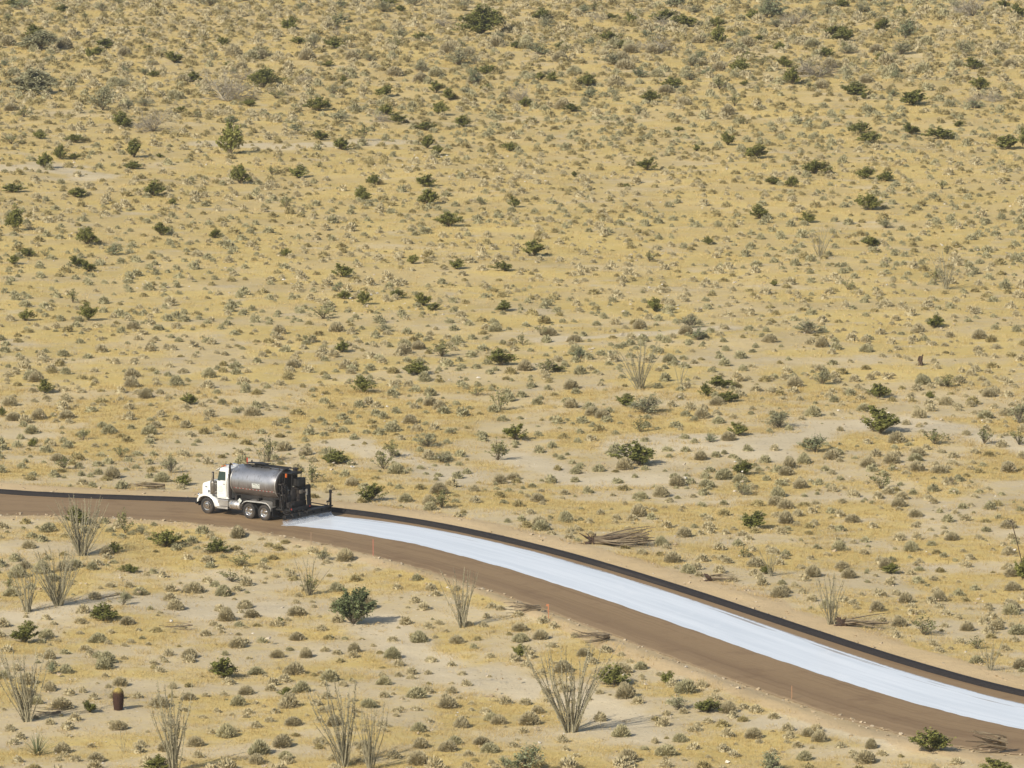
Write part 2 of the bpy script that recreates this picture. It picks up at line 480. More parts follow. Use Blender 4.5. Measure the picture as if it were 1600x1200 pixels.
# ------------------------------------------------------------------ truck
class MB:
    def __init__(s): s.V = []; s.F = []; s.S = []
    def add(s, vs, fs, smooth=False):
        o = len(s.V); s.V += [tuple(v) for v in vs]
        for f in fs: s.F.append([i + o for i in f]); s.S.append(smooth)
        return s
    def box(s, c, d, bev=0.0, rot=None):
        x, y, z = (v / 2 for v in d)
        if bev <= 0:
            vs = [(sx * x, sy * y, sz * z) for sx in (-1, 1) for sy in (-1, 1) for sz in (-1, 1)]
            fs = [(0, 1, 3, 2), (4, 6, 7, 5), (0, 4, 5, 1), (2, 3, 7, 6), (0, 2, 6, 4), (1, 5, 7, 3)]
        else:
            b = min(bev, x * .9, y * .9, z * .9)
            vs = []
            for zz, k in ((-z, 1), (-z + b, 0), (z - b, 0), (z, 1)):
                xx, yy = x - b * k, y - b * k
                vs += [(xx - b, yy, zz), (xx, yy - b, zz), (xx, -yy + b, zz), (xx - b, -yy, zz),
                       (-xx + b, -yy, zz), (-xx, -yy + b, zz), (-xx, yy - b, zz), (-xx + b, yy, zz)]
            fs = [tuple(range(7, -1, -1))[::1], tuple(range(24, 32))]
            fs = [tuple(range(0, 8)), tuple(range(31, 23, -1))]
            for r in range(3):
                for i in range(8):
                    j = (i + 1) % 8
                    fs.append((r * 8 + i, (r + 1) * 8 + i, (r + 1) * 8 + j, r * 8 + j))
        R = rot if rot is not None else Matrix.Identity(3)
        return s.add([R @ Vector(v) + Vector(c) for v in vs], fs)
    def cyl(s, p0, p1, r0, r1=None, n=20, caps=True):
        r1 = r0 if r1 is None else r1
        p0, p1 = Vector(p0), Vector(p1); d = (p1 - p0).normalized()
        a = d.orthogonal().normalized(); b = d.cross(a)
        ring = lambda p, r: [p + (a * math.cos(2 * math.pi * i / n) + b * math.sin(2 * math.pi * i / n)) * r for i in range(n)]
        s.add(ring(p0, r0) + ring(p1, r1), [(i, (i + 1) % n, n + (i + 1) % n, n + i) for i in range(n)], True)
        if caps:
            s.add(ring(p0, r0), [tuple(range(n - 1, -1, -1))]); s.add(ring(p1, r1), [tuple(range(n))])
        return s
    def lathe(s, prof, axis_c, n=32, axis='Y', squash=(1, 1), smooth=True):
        """prof: (distance along axis, radius)"""
        vs = []
        for t_, r in prof:
            for i in range(n):
                a = 2 * math.pi * i / n; u, w = r * math.cos(a) * squash[0], r * math.sin(a) * squash[1]
                vs.append((axis_c[0] + u, axis_c[1] + t_, axis_c[2] + w) if axis == 'Y' else
                          (axis_c[0] + t_, axis_c[1] + u, axis_c[2] + w))
        fs = [(k * n + i, k * n + (i + 1) % n, (k + 1) * n + (i + 1) % n, (k + 1) * n + i) for k in range(len(prof) - 1) for i in range(n)]
        return s.add(vs, fs, smooth)
    def tube(s, pts, r, n=8):
        P = [Vector(p) for p in pts]; rings = []
        for i, p in enumerate(P):
            d = (P[min(i + 1, len(P) - 1)] - P[max(i - 1, 0)]).normalized()
            ref = Vector((0, 0, 1)) if abs(d.z) < .9 else Vector((1, 0, 0))
            a = d.cross(ref).normalized(); b = d.cross(a)
            rings += [p + (a * math.cos(2 * math.pi * k / n) + b * math.sin(2 * math.pi * k / n)) * r for k in range(n)]
        m = len(P)
        s.add(rings, [(i * n + k, i * n + (k + 1) % n, (i + 1) * n + (k + 1) % n, (i + 1) * n + k) for i in range(m - 1) for k in range(n)], True)
        s.add(rings[:n], [tuple(range(n - 1, -1, -1))]); s.add(rings[-n:], [tuple(range(n))])
        return s
    def prism(s, poly, y0, y1):
        """poly of (x, z), extruded along y"""
        n = len(poly)
        vs = [(x, y0, z) for x, z in poly] + [(x, y1, z) for x, z in poly]
        return s.add(vs, [tuple(range(n)), tuple(range(2 * n - 1, n - 1, -1))] + [(i, n + i, n + (i + 1) % n, (i + 1) % n) for i in range(n)])
    def loft(s, rings, smooth=False, cap=True):
        n = len(rings[0]); vs = [v for r in rings for v in r]
        s.add(vs, [(k * n + i, k * n + (i + 1) % n, (k + 1) * n + (i + 1) % n, (k + 1) * n + i) for k in range(len(rings) - 1) for i in range(n)], smooth)
        if cap: s.add(rings[0], [tuple(range(n - 1, -1, -1))]); s.add(rings[-1], [tuple(range(n))])
        return s
    def build(s, name, mat, parent=None):
        me = bpy.data.meshes.new(name); me.from_pydata(s.V, [], s.F); me.validate()
        if len(me.polygons) == len(s.S): me.polygons.foreach_set('use_smooth', s.S)
        import bmesh
        bm = bmesh.new(); bm.from_mesh(me); bmesh.ops.recalc_face_normals(bm, faces=bm.faces); bm.to_mesh(me); bm.free()
        return link(name, me, mat, parent)

def dusty(name, color, rough, metal, dirt=(.30, .22, .14), amt=.5):
    """painted or bare metal with road dust in patches"""
    t = NT(name)
    g = t.n('TexCoord').outputs['Object']
    a = t.noise(g, 1.6, 6, .65); b = t.noise(t.scaled(g, (1, 6, 1)), 2.2, 5)
    f = t.maprange(t.math('ADD', t.math('MULTIPLY', a, .7), t.math('MULTIPLY', b, .3)), .45, .68, 0, amt)
    t.l(t.mix(f, color, dirt), t.b.inputs['Base Color'])
    t.l(t.math('ADD', t.math('MULTIPLY', f, .5), rough, True), t.b.inputs['Roughness'])
    t.l(t.math('MULTIPLY', t.math('SUBTRACT', 1.0, f), metal), t.b.inputs['Metallic'])
    return t.m
M_WHITE = dusty('white_paint', (.80, .80, .76), .3, 0, (.50, .43, .32), .35)
M_DOOR = M_WHITE
M_BLACK = dusty('black_steel', (.010, .009, .008), .6, 0, (.045, .033, .022), .5)
M_DARK = dusty('dark_machinery', (.018, .014, .012), .65, .1, (.075, .052, .035), .55)  # near-black base for rear gear, stacks and tank end
M_ALU = dusty('dull_aluminium', (.62, .60, .56), .35, .8, (.33, .28, .2), .5)
M_CHROME = simple('chrome', (.85, .85, .85), .12, 1.0, .03)
M_TYRE = dusty('tyre_rubber', (.028, .026, .024), .8, 0, (.13, .10, .07), .55)
M_GLASS = simple('cab_glass', (.035, .06, .055), .08, 0, .1)
M_GREYBR = dusty('air_cleaner_metal', (.22, .20, .17), .35, .7, (.25, .2, .14), .5)
M_RED = simple('red_reflector', (.45, .05, .03), .35)
M_AMBER = simple('amber_lens', (.62, .13, .02), .3)
M_SIGN = simple('white_plate', (.55, .57, .52), .5, 0, .05)
M_INK = simple('dark_lettering', (.06, .06, .06), .6)
M_FAINT = simple('faint_lettering', (.50, .50, .47), .6)
M_TAN = dusty('tan_panel', (.36, .31, .22), .7, 0, (.3, .24, .16), .5)

# tank shell: brushed steel with dirt and oil runs, browner towards the bottom, darker at the rear
t = NT('tank_shell')
g = t.n('TexCoord').outputs['Object']
sx = t.n('SeparateXYZ'); t.l(g, sx.inputs[0])
a = t.noise(g, 1.2, 6, .6)
runs = t.noise(t.scaled(g, (5, 5, .5)), 1.5, 5, .6)
low = t.maprange(t.math('ADD', sx.outputs['Z'], t.math('MULTIPLY', t.math('SUBTRACT', runs, .5), 1.3)), 1.75, 2.7, .95, 0)
c = t.mix(t.maprange(a, .35, .7), (.34, .345, .36), (.44, .44, .45))
c = t.mix(t.math('MULTIPLY', low, .85), c, (.19, .135, .095))
c = t.mix(t.maprange(runs, .54, .68, 0, .6), c, (.13, .12, .10))
rear = t.maprange(t.math('ADD', sx.outputs['X'], t.math('MULTIPLY', a, .6)), -5.9, -5.3, .6, 0)
c = t.mix(rear, c, (.16, .13, .11))
t.l(c, t.b.inputs['Base Color']); t.b.inputs['Metallic'].default_value = .75
t.l(t.math('ADD', .36, t.math('MULTIPLY', low, .3)), t.b.inputs['Roughness'])
M_TANK = t.m

TH = math.radians(37.0)
wx, wy = flat(323.3, 802.6)      # left front tyre's contact with the road
fwd = Vector((-math.cos(TH), math.sin(TH), 0)); left = Vector((-math.sin(TH), -math.cos(TH), 0))
org = Vector((wx, wy, 0.016)) - left * 1.18
truck = empty('distributor_truck', org, math.atan2(fwd.y, fwd.x))
tag(truck, 'white cab asphalt distributor truck with dull silver tank spraying the brown road', 'truck')
T = truck

# --- wheels
def wheel(x, y, r=.54, w=.28, dish=.0, side=1, name='wheel'):
    e = empty(name, (x, y, r)); e.parent = T
    m = MB(); h = w / 2
    m.lathe([(-h, r * .60), (-h, r * .93), (-h * .75, r * .985), (-h * .3, r), (h * .3, r), (h * .75, r * .985), (h, r * .93), (h, r * .60), (h * .4, r * .56)], (0, 0, 0), 36)
    for k in range(36):      # tread blocks
        a = 2 * math.pi * k / 36
        m.box((r * 1.0 * math.cos(a), 0, r * 1.0 * math.sin(a)), (.022, w * .78, .055), rot=Matrix.Rotation(-a, 3, 'Y'))
    m.build('tyre', M_TYRE, e)
    m = MB(); s_ = side
    if dish > 0:   # deep outer dish of a dual wheel
        m.lathe([(s_ * h * .9, r * .60), (s_ * h * .98, r * .565), (s_ * (h - .05), r * .53), (s_ * (h - .14), r * .50), (s_ * (h - .17), r * .36), (s_ * (h - .17), r * .22)], (0, 0, 0), 28)
        m.cyl((0, s_ * (h - .18), 0), (0, s_ * (h - .02), 0), r * .21, r * .15, 16)
        rr, yy = r * .40, s_ * (h - .15)
    else:
        m.lathe([(s_ * h * .9, r * .60), (s_ * h * 1.0, r * .57), (s_ * (h - .03), r * .53), (s_ * (h + .0), r * .42), (s_ * (h + .03), r * .30), (s_ * (h + .03), r * .2)], (0, 0, 0), 28)
        m.cyl((0, s_ * h, 0), (0, s_ * (h + .10), 0), r * .20, r * .12, 16)
        rr, yy = r * .36, s_ * (h + .03)
    m.build('rim', M_CHROME, e)
    m = MB(); q = rr * 1.12
    m.lathe([(yy, q - .028), (yy + s_ * .012, q - .02), (yy + s_ * .012, q + .02), (yy, q + .028)], (0, 0, 0), 20, smooth=False)
    m.build('hub_ring', M_GREYBR, e)
    return e
for sd_ in (1, -1):
    wheel(0, sd_ * 1.04, .55, .28, 0, sd_)
    for ax in (-3.75, -5.09):
        wheel(ax, sd_ * 1.08, .53, .25, 1, sd_)
        wheel(ax, sd_ * .78, .53, .25, 1, sd_)

# --- chassis
m = MB()
for s_ in (1, -1): m.box((-2.9, s_ * .42, .92), (7.6, .09, .26))
for x in (.6, -1.3, -2.6, -3.75, -5.09, -6.5): m.box((x, 0, .90), (.12, .75, .2))
for x in (0, -3.75, -5.09): m.cyl((x, -.95, .54), (x, .95, .54), .08)
m.lathe([(-.30, .08), (-.18, .22), (.18, .22), (.30, .08)], (-3.75, 0, .54), 16); m.lathe([(-.30, .08), (-.18, .22), (.18, .22), (.30, .08)], (-5.09, 0, .54), 16)
m.cyl((-1.2, .1, .75), (-3.6, 0, .6), .07)
m.box((-.2, 0, 1.0), (1.3, .8, .5)); m.box((-3.2, 0, 1.12), (.6, 2.0, .3)); m.box((-4.15, 0, 1.28), (4.0, 1.25, .5)); m.box((-4.4, 0, 1.36), (.2, 2.0, .2)); m.box((-5.85, 0, 1.25), (.25, 2.1, .45)); m.box((-2.45, 0, 1.25), (.2, 2.0, .45))  # includes a long block added for the dark below the tank
m.build('chassis', M_BLACK, T)

# --- bonnet: sloping one-piece hood
def hood_ring(x, w, z0, z1, r=.16):
    zt = z1
    return [(x, w, z0), (x, w, zt - r * 1.3), (x, w * .93, zt - r * .4), (x, w * .80, zt), (x, w * .3, zt + .03), (x, -w * .3, zt + .03),
            (x, -w * .80, zt), (x, -w * .93, zt - r * .4), (x, -w, zt - r * 1.3), (x, -w, z0)]
m = MB()
m.loft([hood_ring(.86, .60, .98, 1.86), hood_ring(.80, .66, .95, 2.0), hood_ring(.30, .72, 1.15, 2.16), hood_ring(-.30, .80, 1.2, 2.32), hood_ring(-.74, .86, 1.2, 2.38)])
hood = m.build('bonnet', M_WHITE, T)
m = MB(); m.box((.875, 0, 1.42), (.03, .86, .82), .01)
gr = m.build('grille', M_CHROME, hood)
m = MB()
for k in range(9): m.box((.897, 0, 1.08 + k * .085), (.012, .78, .03))
m.build('grille_bars', M_BLACK, hood)
m = MB()   # side badge: a few dark strokes on the bonnet side, a dark square vent below it
for k, (dx, dz, w_, h_) in enumerate(((0, .02, .07, .05), (-.09, -.0, .05, .07), (-.16, -.02, .06, .045))):
    m.box((.50 + dx, .722 + .004 * k, 1.78 + dz), (w_, .03, h_))
m.build('badge', M_INK, hood)
m = MB(); m.box((.16, .755, 1.50), (.15, .03, .15), .01)
m.build('side_vent', M_INK, hood)
# --- front fenders: swept arch over the wheel
def fender(s_):
    m = MB(); prof = []
    pts = [(.88, .78), (.86, 1.02), (.70, 1.22), (.45, 1.32), (.15, 1.36), (-.15, 1.32), (-.50, 1.16), (-.82, .98), (-1.10, .86), (-1.14, .62)]
    inner = [(.74, .80), (.70, .95), (.52, 1.12), (.28, 1.20), (.0, 1.23), (-.28, 1.18), (-.52, 1.02), (-.64, .80), (-.70, .60), (-.74, .56)]
    y_out, y_in = s_ * 1.22, s_ * .66
    rings = []
    for (xo, zo), (xi, zi) in zip(pts, inner):
        rings.append([(xo, y_in, zo + .05), (xo, y_out - s_ * .14, zo + .02), (xo * .99, y_out - s_ * .02, zo - .05), (xi, y_out, zi), (xi, y_out - s_ * .03, zi), (xi, y_in, zi + .02)])
    m.loft(rings, True)
    f = m.build('front_fender', M_WHITE, T)
    m = MB(); m.lathe([(-.06, .03), (-.05, .10), (.03, .115), (.045, .10)], (.86, s_ * .98, 1.20), 16, 'X')
    m.build('headlight', M_CHROME, f)
fender(1); fender(-1)
m = MB(); m.box((.97, 0, .74), (.16, 2.44, .32), .05); m.box((.93, 0, .52), (.06, 1.9, .12))
m.build('front_bumper', M_BLACK, T)

# --- cab
m = MB()
def cab_ring(z, xf, xr, w):
    b = .10
    return [(xf - b, w, z), (xf, w - b * 1.6, z), (xf + .03, 0, z), (xf, -w + b * 1.6, z), (xf - b, -w, z), (xr + .05, -w, z), (xr, -w + .07, z), (xr, w - .07, z), (xr + .05, w, z)]
m.loft([cab_ring(1.15, -.72, -1.80, 1.03), cab_ring(2.32, -.72, -1.80, 1.05), cab_ring(2.36, -.76, -1.80, 1.05), cab_ring(3.08, -.90, -1.80, .99), cab_ring(3.22, -.94, -1.78, .94), cab_ring(3.28, -1.06, -1.70, .80)])
cab = m.build('cab', M_WHITE, T)
m = MB()
for s_ in (1, -1):
    m.add([(-.80, s_ * .06, 2.42), (-.80, s_ * .88, 2.42), (-.91, s_ * .84, 3.02), (-.91, s_ * .06, 3.02)], [(0, 1, 2, 3)])
for k, v in enumerate(m.V): m.V[k] = (v[0] + .045, v[1], v[2])
m.build('windshield', M_GLASS, cab)
m = MB(); m.prism([(-.58, 3.04), (-.52, 3.0), (-.94, 3.22), (-.96, 3.27)], -.95, .95)
m.build('sun_visor', M_WHITE, cab)
for s_ in (1, -1):
    m = MB(); m.box((-1.22, s_ * 1.056, 1.80), (.78, .035, 1.15), .012)
    d = m.build('door', M_DOOR, cab)
    m = MB(); m.add([(-.86, s_ * 1.062, 2.42), (-1.56, s_ * 1.062, 2.42), (-1.54, s_ * 1.012, 3.02), (-.98, s_ * 1.012, 3.02)], [(0, 1, 2, 3)])
    m.add([(-.84, s_ * 1.065, 2.42), (-1.13, s_ * 1.065, 2.42), (-1.08, s_ * 1.072, 2.22), (-.92, s_ * 1.072, 2.22)], [(0, 1, 2, 3)])
    m.build('window', M_GLASS, d)
    m = MB(); m.box((-1.46, s_ * 1.085, 2.16), (.14, .03, .04), .01); m.build('handle', M_BLACK, d)
    m = MB()
    for k, (w_, z_) in enumerate(((.30, 2.0), (.52, 1.90), (.42, 1.80), (.5, 1.70), (.34, 1.62), (.56, 1.50))):
        for q in range(5): m.box((-1.14 - w_ / 2 + w_ * (q + .5) / 5, s_ * 1.076, z_), (w_ / 5 * .7, .006, .035 if k % 2 else .05))
    m.build('door_lettering', M_FAINT, d)
    m = MB(); m.box((-.62, s_ * 1.32, 2.72), (.08, .06, .42), .02); m.tube([(-.74, s_ * 1.04, 2.95), (-.64, s_ * 1.3, 2.98), (-.64, s_ * 1.32, 2.48), (-.74, s_ * 1.06, 2.45)], .014)
    m.build('mirror', M_CHROME, cab)
for y_ in (-.6, -.3, 0, .3, .6):
    m = MB(); m.lathe([(-.08, .02), (-.04, .05), (.05, .045), (.08, .01)], (-.92, y_, 3.31), 10, 'X', (1, .8)); m.build('marker_light', M_AMBER, cab)
m = MB()
for y_ in (.25, -.45): m.cyl((-1.55, y_, 3.36), (-1.0, y_, 3.36), .03, .07, 12)
m.build('air_horns', M_CHROME, cab)

# --- stacks, air cleaner
for s_ in (1, -1):
    m = MB(); m.cyl((-1.93, s_ * 1.0, 1.25), (-1.93, s_ * 1.0, 2.9), .115, n=16); m.cyl((-1.93, s_ * 1.0, 2.9), (-1.93, s_ * 1.0, 3.42), .075, n=14)
    m.tube([(-1.93, s_ * 1.0, 3.4), (-1.95, s_ * 1.0, 3.55), (-2.05, s_ * 1.0, 3.64)], .07, 12)
    m.build('exhaust_stack', M_DARK, T)
    m = MB(); m.lathe([(0, .02), (0, .20), (.04, .235), (.86, .235), (.92, .20), (.92, .03)], (0, 0, 0), 22, 'X')
    m.V = [(-.46 + v[2], s_ * 1.00 + v[1], 1.38 + v[0]) for v in m.V]
    m.cyl((-.40, s_ * .99, 2.28), (-.40, s_ * .99, 2.46), .10, n=14)
    ac_ = m.build('air_cleaner', M_GREYBR, T)
    m = MB(); m.cyl((-.40, s_ * .99, 2.40), (-.40, s_ * .99, 2.92), .085, .08, 14)
    m.build('intake_pipe', M_DARK, ac_)
    m = MB()
    for z_ in (1.55, 2.12): m.lathe([(-.02, .242), (.02, .242)], (0, 0, 0), 22, 'X'); n_ = 44; m.V[-n_:] = [(-.46 + v[2], s_ * 1.00 + v[1], z_ + v[0]) for v in m.V[-n_:]]
    m.build('clamp_bands', M_CHROME, ac_)
m = MB(); m.tube([(-.65, .95, 1.25), (-.66, 1.08, 1.6), (-.66, 1.08, 2.3)], .016); m.tube([(-1.72, 1.08, 1.3), (-1.72, 1.12, 2.3), (-1.72, 1.05, 2.6)], .016)
m.build('grab_handle', M_CHROME, T)

# --- side boxes, tanks, steps
m = MB(); m.box((-1.42, .98, .86), (.92, .42, .46), .03); m.build('battery_box', M_ALU, T)
m = MB(); m.box((-1.42, 1.10, .50), (.95, .34, .04)); m.box((-1.42, 1.22, .56), (.95, .03, .14)); m.build('step', M_ALU, T)
for s_ in (1, -1):
    m = MB(); m.lathe([(-.02, .05), (0, .27), (.03, .31), (.92, .31), (.95, .27), (.97, .05)], (-2.92, s_ * .93, .80), 28, 'X')
    ft = m.build('fuel_tank', M_ALU, T)
    for x_ in (-2.7, -2.2):
        m = MB(); m.lathe([(-.025, .315), (.025, .315)], (x_, s_ * .93, .80), 28, 'X'); m.build('strap', M_CHROME, ft)
m = MB(); m.box((-3.05, .95, .78), (.14, .36, .52), .05); m.build('air_tank_bracket', M_DARK, T)
m = MB(); h_ = .19
m.add([(-2.98, 1.235, 1.18 - h_), (-2.98 + h_, 1.235, 1.18), (-2.98, 1.235, 1.18 + h_), (-2.98 - h_, 1.235, 1.18),
       (-2.98, 1.225, 1.18 - h_), (-2.98 + h_, 1.225, 1.18), (-2.98, 1.225, 1.18 + h_), (-2.98 - h_, 1.225, 1.18)],
      [(0, 1, 2, 3), (7, 6, 5, 4), (0, 4, 5, 1), (1, 5, 6, 2), (2, 6, 7, 3), (3, 7, 4, 0)])
m.build('diamond_placard', M_SIGN, T)

# --- rear fenders
for s_ in (1, -1):
    pts = [(-3.12, .78), (-3.18, .98), (-3.34, 1.14), (-3.60, 1.22), (-4.9, 1.24), (-5.30, 1.22), (-5.52, 1.10), (-5.70, .86), (-5.74, .68)]
    rings = [[(x, s_ * .62, z), (x, s_ * 1.24, z), (x * 1.0 + (.0), s_ * 1.25, z - .05), (x, s_ * 1.24, z + .03), (x, s_ * .62, z + .03)] for x, z in pts]
    m = MB(); m.loft(rings, False); m.build('rear_fender', M_ALU, T)
    m = MB(); m.box((-5.86, s_ * .95, .62), (.03, .56, .66)); m.build('mud_flap', M_BLACK, T)

# --- tank
TA, TB, TZ = 1.19, 1.06, 2.44
def ell(x, ka, kb, n=48): return [(x, TA * ka * math.cos(2 * math.pi * i / n), TZ + TB * kb * math.sin(2 * math.pi * i / n)) for i in range(n)]
m = MB()
xs_ = [(-1.98, .0), (-1.95, .5), (-1.90, .8), (-1.84, .94), (-1.78, .99), (-1.72, 1)][:]
fr = [(-2.0, .02), (-2.0, .45), (-2.03, .75), (-2.08, .92), (-2.14, .985), (-2.2, 1)]
rr_ = [(-6.02, 1), (-6.08, .985), (-6.1, .95)]
m.loft([ell(x, k, k) for x, k in fr + [(-3.2, 1), (-4.4, 1), (-5.4, 1)] + rr_], True)
tank = m.build('tank', M_TANK, T)
m = MB(); m.loft([ell(x, k, k) for x, k in [(-6.09, .965), (-6.13, .955), (-6.15, .8), (-6.17, .5), (-6.18, .02)]], True)
m.build('tank_end', M_DARK, tank)
for x_ in (-2.12, -6.03):
    m = MB(); m.loft([ell(x_ - .03, 1.0, 1.0), ell(x_ - .03, 1.012, 1.012), ell(x_ + .03, 1.012, 1.012), ell(x_ + .03, 1.0, 1.0)], True, False)
    m.build('end_band', M_ALU, tank)
# red and white reflective tape along the side, following the shell
for s_ in (1, -1):
    for q, mm in ((0, M_RED), (1, M_SIGN)):
        m = MB()
        for k in range(12):
            x0 = -2.35 - k * .30 - q * .15
            a0, a1 = math.radians(-24.5), math.radians(-22.0)
            P = lambda x, a: (x, s_ * (TA + .004) * math.cos(a), TZ + (TB + .004) * math.sin(a))
            m.add([P(x0, a0), P(x0 - .13, a0), P(x0 - .13, a1), P(x0, a1)], [(0, 1, 2, 3)])
        m.build('reflective_tape', mm, tank)
# name plate: a pale panel with dark script above rows of small type
P = lambda x, a, o=.006: (x, (TA + o) * math.cos(math.radians(a)), TZ + (TB + o) * math.sin(math.radians(a)))
m = MB()
for k in range(4):
    a0, a1 = -16 + k * 4.5, -16 + (k + 1) * 4.5
    m.add([P(-4.02, a0), P(-4.70, a0), P(-4.70, a1), P(-4.02, a1)], [(0, 1, 2, 3)], True)
pl = m.build('name_plate', M_SIGN, tank)
m = MB()
def stroke(x0, x1, a0, a1): m.add([P(x0, a0, .012), P(x1, a0, .012), P(x1, a1, .012), P(x0, a1, .012)], [(0, 1, 2, 3)])
for x0, x1, a0, a1 in ((-4.12, -4.27, -1.5, .3), (-4.28, -4.36, -3.0, -1.2), (-4.40, -4.44, -4.5, -2.5), (-4.48, -4.60, -1.8, -.2), (-4.60, -4.65, -4.4, -1.6), (-4.30, -4.33, -6, -4.6)): stroke(x0, x1, a0, a1)
m.build('plate_lettering', M_INK, pl)
m = MB()
for r_ in range(3):
    for k in range(8): stroke(-4.07 - k * .075, -4.07 - k * .075 - .05, -14.5 + r_ * 3, -13 + r_ * 3)
m.build('plate_small_lettering', M_FAINT, pl)
# walkway, manhole, hatch panels on top
m = MB(); m.box((-4.75, 0, 3.55), (3.1, .62, .04)); 
for y_ in (.33, -.33): m.box((-4.75, y_, 3.56), (3.1, .03, .12))
for x_ in (-3.4, -4.2, -5, -5.8): m.box((x_, 0, 3.49), (.06, .8, .09))
m.build('walkway', M_BLACK, tank)
m = MB(); m.cyl((-3.75, 0, 3.46), (-3.75, 0, 3.70), .34, n=24); m.cyl((-3.75, 0, 3.70), (-3.75, 0, 3.74), .38, n=24)
m.build('manhole', M_BLACK, tank)
m = MB(); m.box((-3.9, .28, 3.76), (1.75, .5, .045), rot=Matrix.Rotation(.02, 3, 'Y')); m.box((-3.3, .35, 3.56), (1.1, .24, .06)); m.box((-3.15, .1, 3.82), (.07, .07, .14))
m.build('hatch_panel', M_BLACK, tank)
m = MB(); m.box((-2.75, -.62, 3.66), (1.05, .05, .36)); m.build('upright_board', M_TAN, tank)
m = MB(); m.box((-2.17, -.62, 3.68), (.08, .07, .40)); m.build('board_end_reflector', M_RED, tank)
m = MB(); m.tube([(-2.3, .25, 3.50), (-3.2, .25, 3.56), (-6.1, .38, 3.52)], .02); m.tube([(-2.25, .45, 3.40), (-2.25, .45, 3.55)], .03)
m.build('top_rail', M_CHROME, tank)

# --- rear deck and spray gear
m = MB(); m.box((-6.7, 0, .86), (1.3, 2.2, .10)); m.box((-7.3, 0, .92), (.08, 2.3, .2)); m.box((-6.25, 0, 1.15), (.2, 1.6, .5)); m.build('rear_deck', M_BLACK, T)
m = MB(); m.box((-6.66, -.62, 1.60), (.72, .85, 1.30), .08); m.box((-6.70, -.66, 2.34), (.62, .7, .22), .08); m.box((-6.95, -.75, 2.25), (.9, .5, .10), rot=Matrix.Rotation(-.75, 3, 'Y')); pump = m.build('burner_housing', M_DARK, T)
m = MB()
for z_ in (1.3, 1.6, 1.9, 2.2): m.box((-6.72, -.13, z_), (.7, .02, .05))
for z_ in (1.2, 1.5, 1.8): m.box((-7.025, -.62, z_), (.02, .7, .18))
m.build('housing_louvres', M_BLACK, pump)
m = MB(); m.cyl((-6.45, -.55, 2.7), (-6.45, -.55, 3.5), .16, n=18); m.cyl((-6.45, -.55, 3.5), (-6.45, -.55, 3.56), .22, n=18); m.build('burner_stack', M_DARK, T)
m = MB(); m.box((-6.55, 0, 3.32), (.95, 1.1, .05)); m.box((-7.02, 0, 3.3), (.05, 1.1, .14))
for p in ((-6.15, .5), (-7.0, .5), (-7.0, -.5)): m.tube([(p[0], p[1], .9), (p[0], p[1], 3.3)], .028)
m.build('rear_platform', M_BLACK, T)
m = MB(); m.box((-6.66, .70, 3.12), (.10, .13, .15), .02); m.cyl((-6.66, .70, 3.2), (-6.66, .70, 3.32), .07, n=10)
m.build('rear_light', M_AMBER, T)
m = MB(); m.box((-6.56, .62, 3.12), (.04, .3, .3)); m.tube([(-6.3, .62, 1.0), (-6.3, .66, 2.0), (-6.52, .62, 3.1)], .035); m.build('light_bracket', M_BLACK, T)
m = MB()      # ladder
for y_ in (.95, .62): m.tube([(-6.28, y_, .8), (-6.28, y_, 3.0)], .02)
for k in range(8): m.tube([(-6.28, .95, .95 + k * .27), (-6.28, .62, .95 + k * .27)], .015)
m.build('ladder', M_DARK, T)
rr = random.Random(5)
for k in range(15):    # bent pipes
    y0 = -1.0 + k * .15; z0 = rr.uniform(1.6, 2.6)
    m = MB(); r_ = rr.uniform(.03, .06)
    m.tube([(-6.2, y0, z0), (-6.4, y0, z0), (-6.55, y0 + .05, z0 - .12), (-6.6, y0 + .1, z0 - .5), (-6.7 - rr.random() * .3, y0 + .1, .8), (-7.2, y0 + .1, .72)], r_, 8)
    if k % 2: m.cyl((-6.6, y0 + .05, z0 - .35), (-6.6, y0 + .2, z0 - .35), .08, n=12)
    m.build('pipe', M_DARK if k % 3 else M_GREYBR, T)
for k in range(11):    # hoses sagging to the bar
    y0 = 1.05 - k * .2; m = MB(); pts = []
    for q in range(12):
        a = q / 11; pts.append((-6.3 - a * .95, y0 + .25 * math.sin(a * 3.1) * (1 if k % 2 else -1) + .2 * a, .65 + 1.0 * (1 - a) ** 2 - .15 * math.sin(a * 3.1)))
    m.tube(pts, .035, 8); m.build('hose', M_BLACK, T)
m = MB(); m.cyl((-6.95, .75, 1.15), (-6.95, .35, 1.15), .22, n=20); m.cyl((-6.95, .8, 1.15), (-6.95, .75, 1.15), .12, n=16); m.box((-6.95, .5, .92), (.4, .4, .1)); m.build('pump', M_DARK, T)
m = MB(); m.box((-7.12, -.35, 2.0), (.10, .34, .26), .03); m.build('control_box', M_GREYBR, T)
m = MB(); m.box((-7.28, -.95, 1.7), (.05, .42, 1.5), rot=Matrix.Rotation(.10, 3, 'Y')); m.tube([(-7.35, -1.1, .7), (-7.28, -1.12, 2.4), (-7.1, -1.1, 2.55)], .04); m.build('fold_arm', M_BLACK, T)
m = MB(); m.box((-7.30, -.72, 1.95), (.03, .16, .4)); m.build('rear_reflector_plate', M_ALU, T)
for y_, mm in ((1.0, M_RED), (-1.0, M_RED)):
    m = MB(); m.lathe([(0, .07), (-.03, .06), (-.04, .01)], (-7.35, y_, .95), 12, 'X'); m.build('tail_light', mm, T)
m = MB()      # asphalt tank sump and valve block filling the gap below the tank end
m.lathe([(0, .30), (-.05, .46), (-.5, .48), (-.62, .38), (-.66, .02)], (-6.2, -.15, 1.75), 22, 'X'); m.box((-6.5, .35, 1.5), (.5, .6, .7), .05); m.box((-6.6, -.1, 1.15), (.9, 1.9, .4), .04)
m.build('valve_block', M_DARK, T)
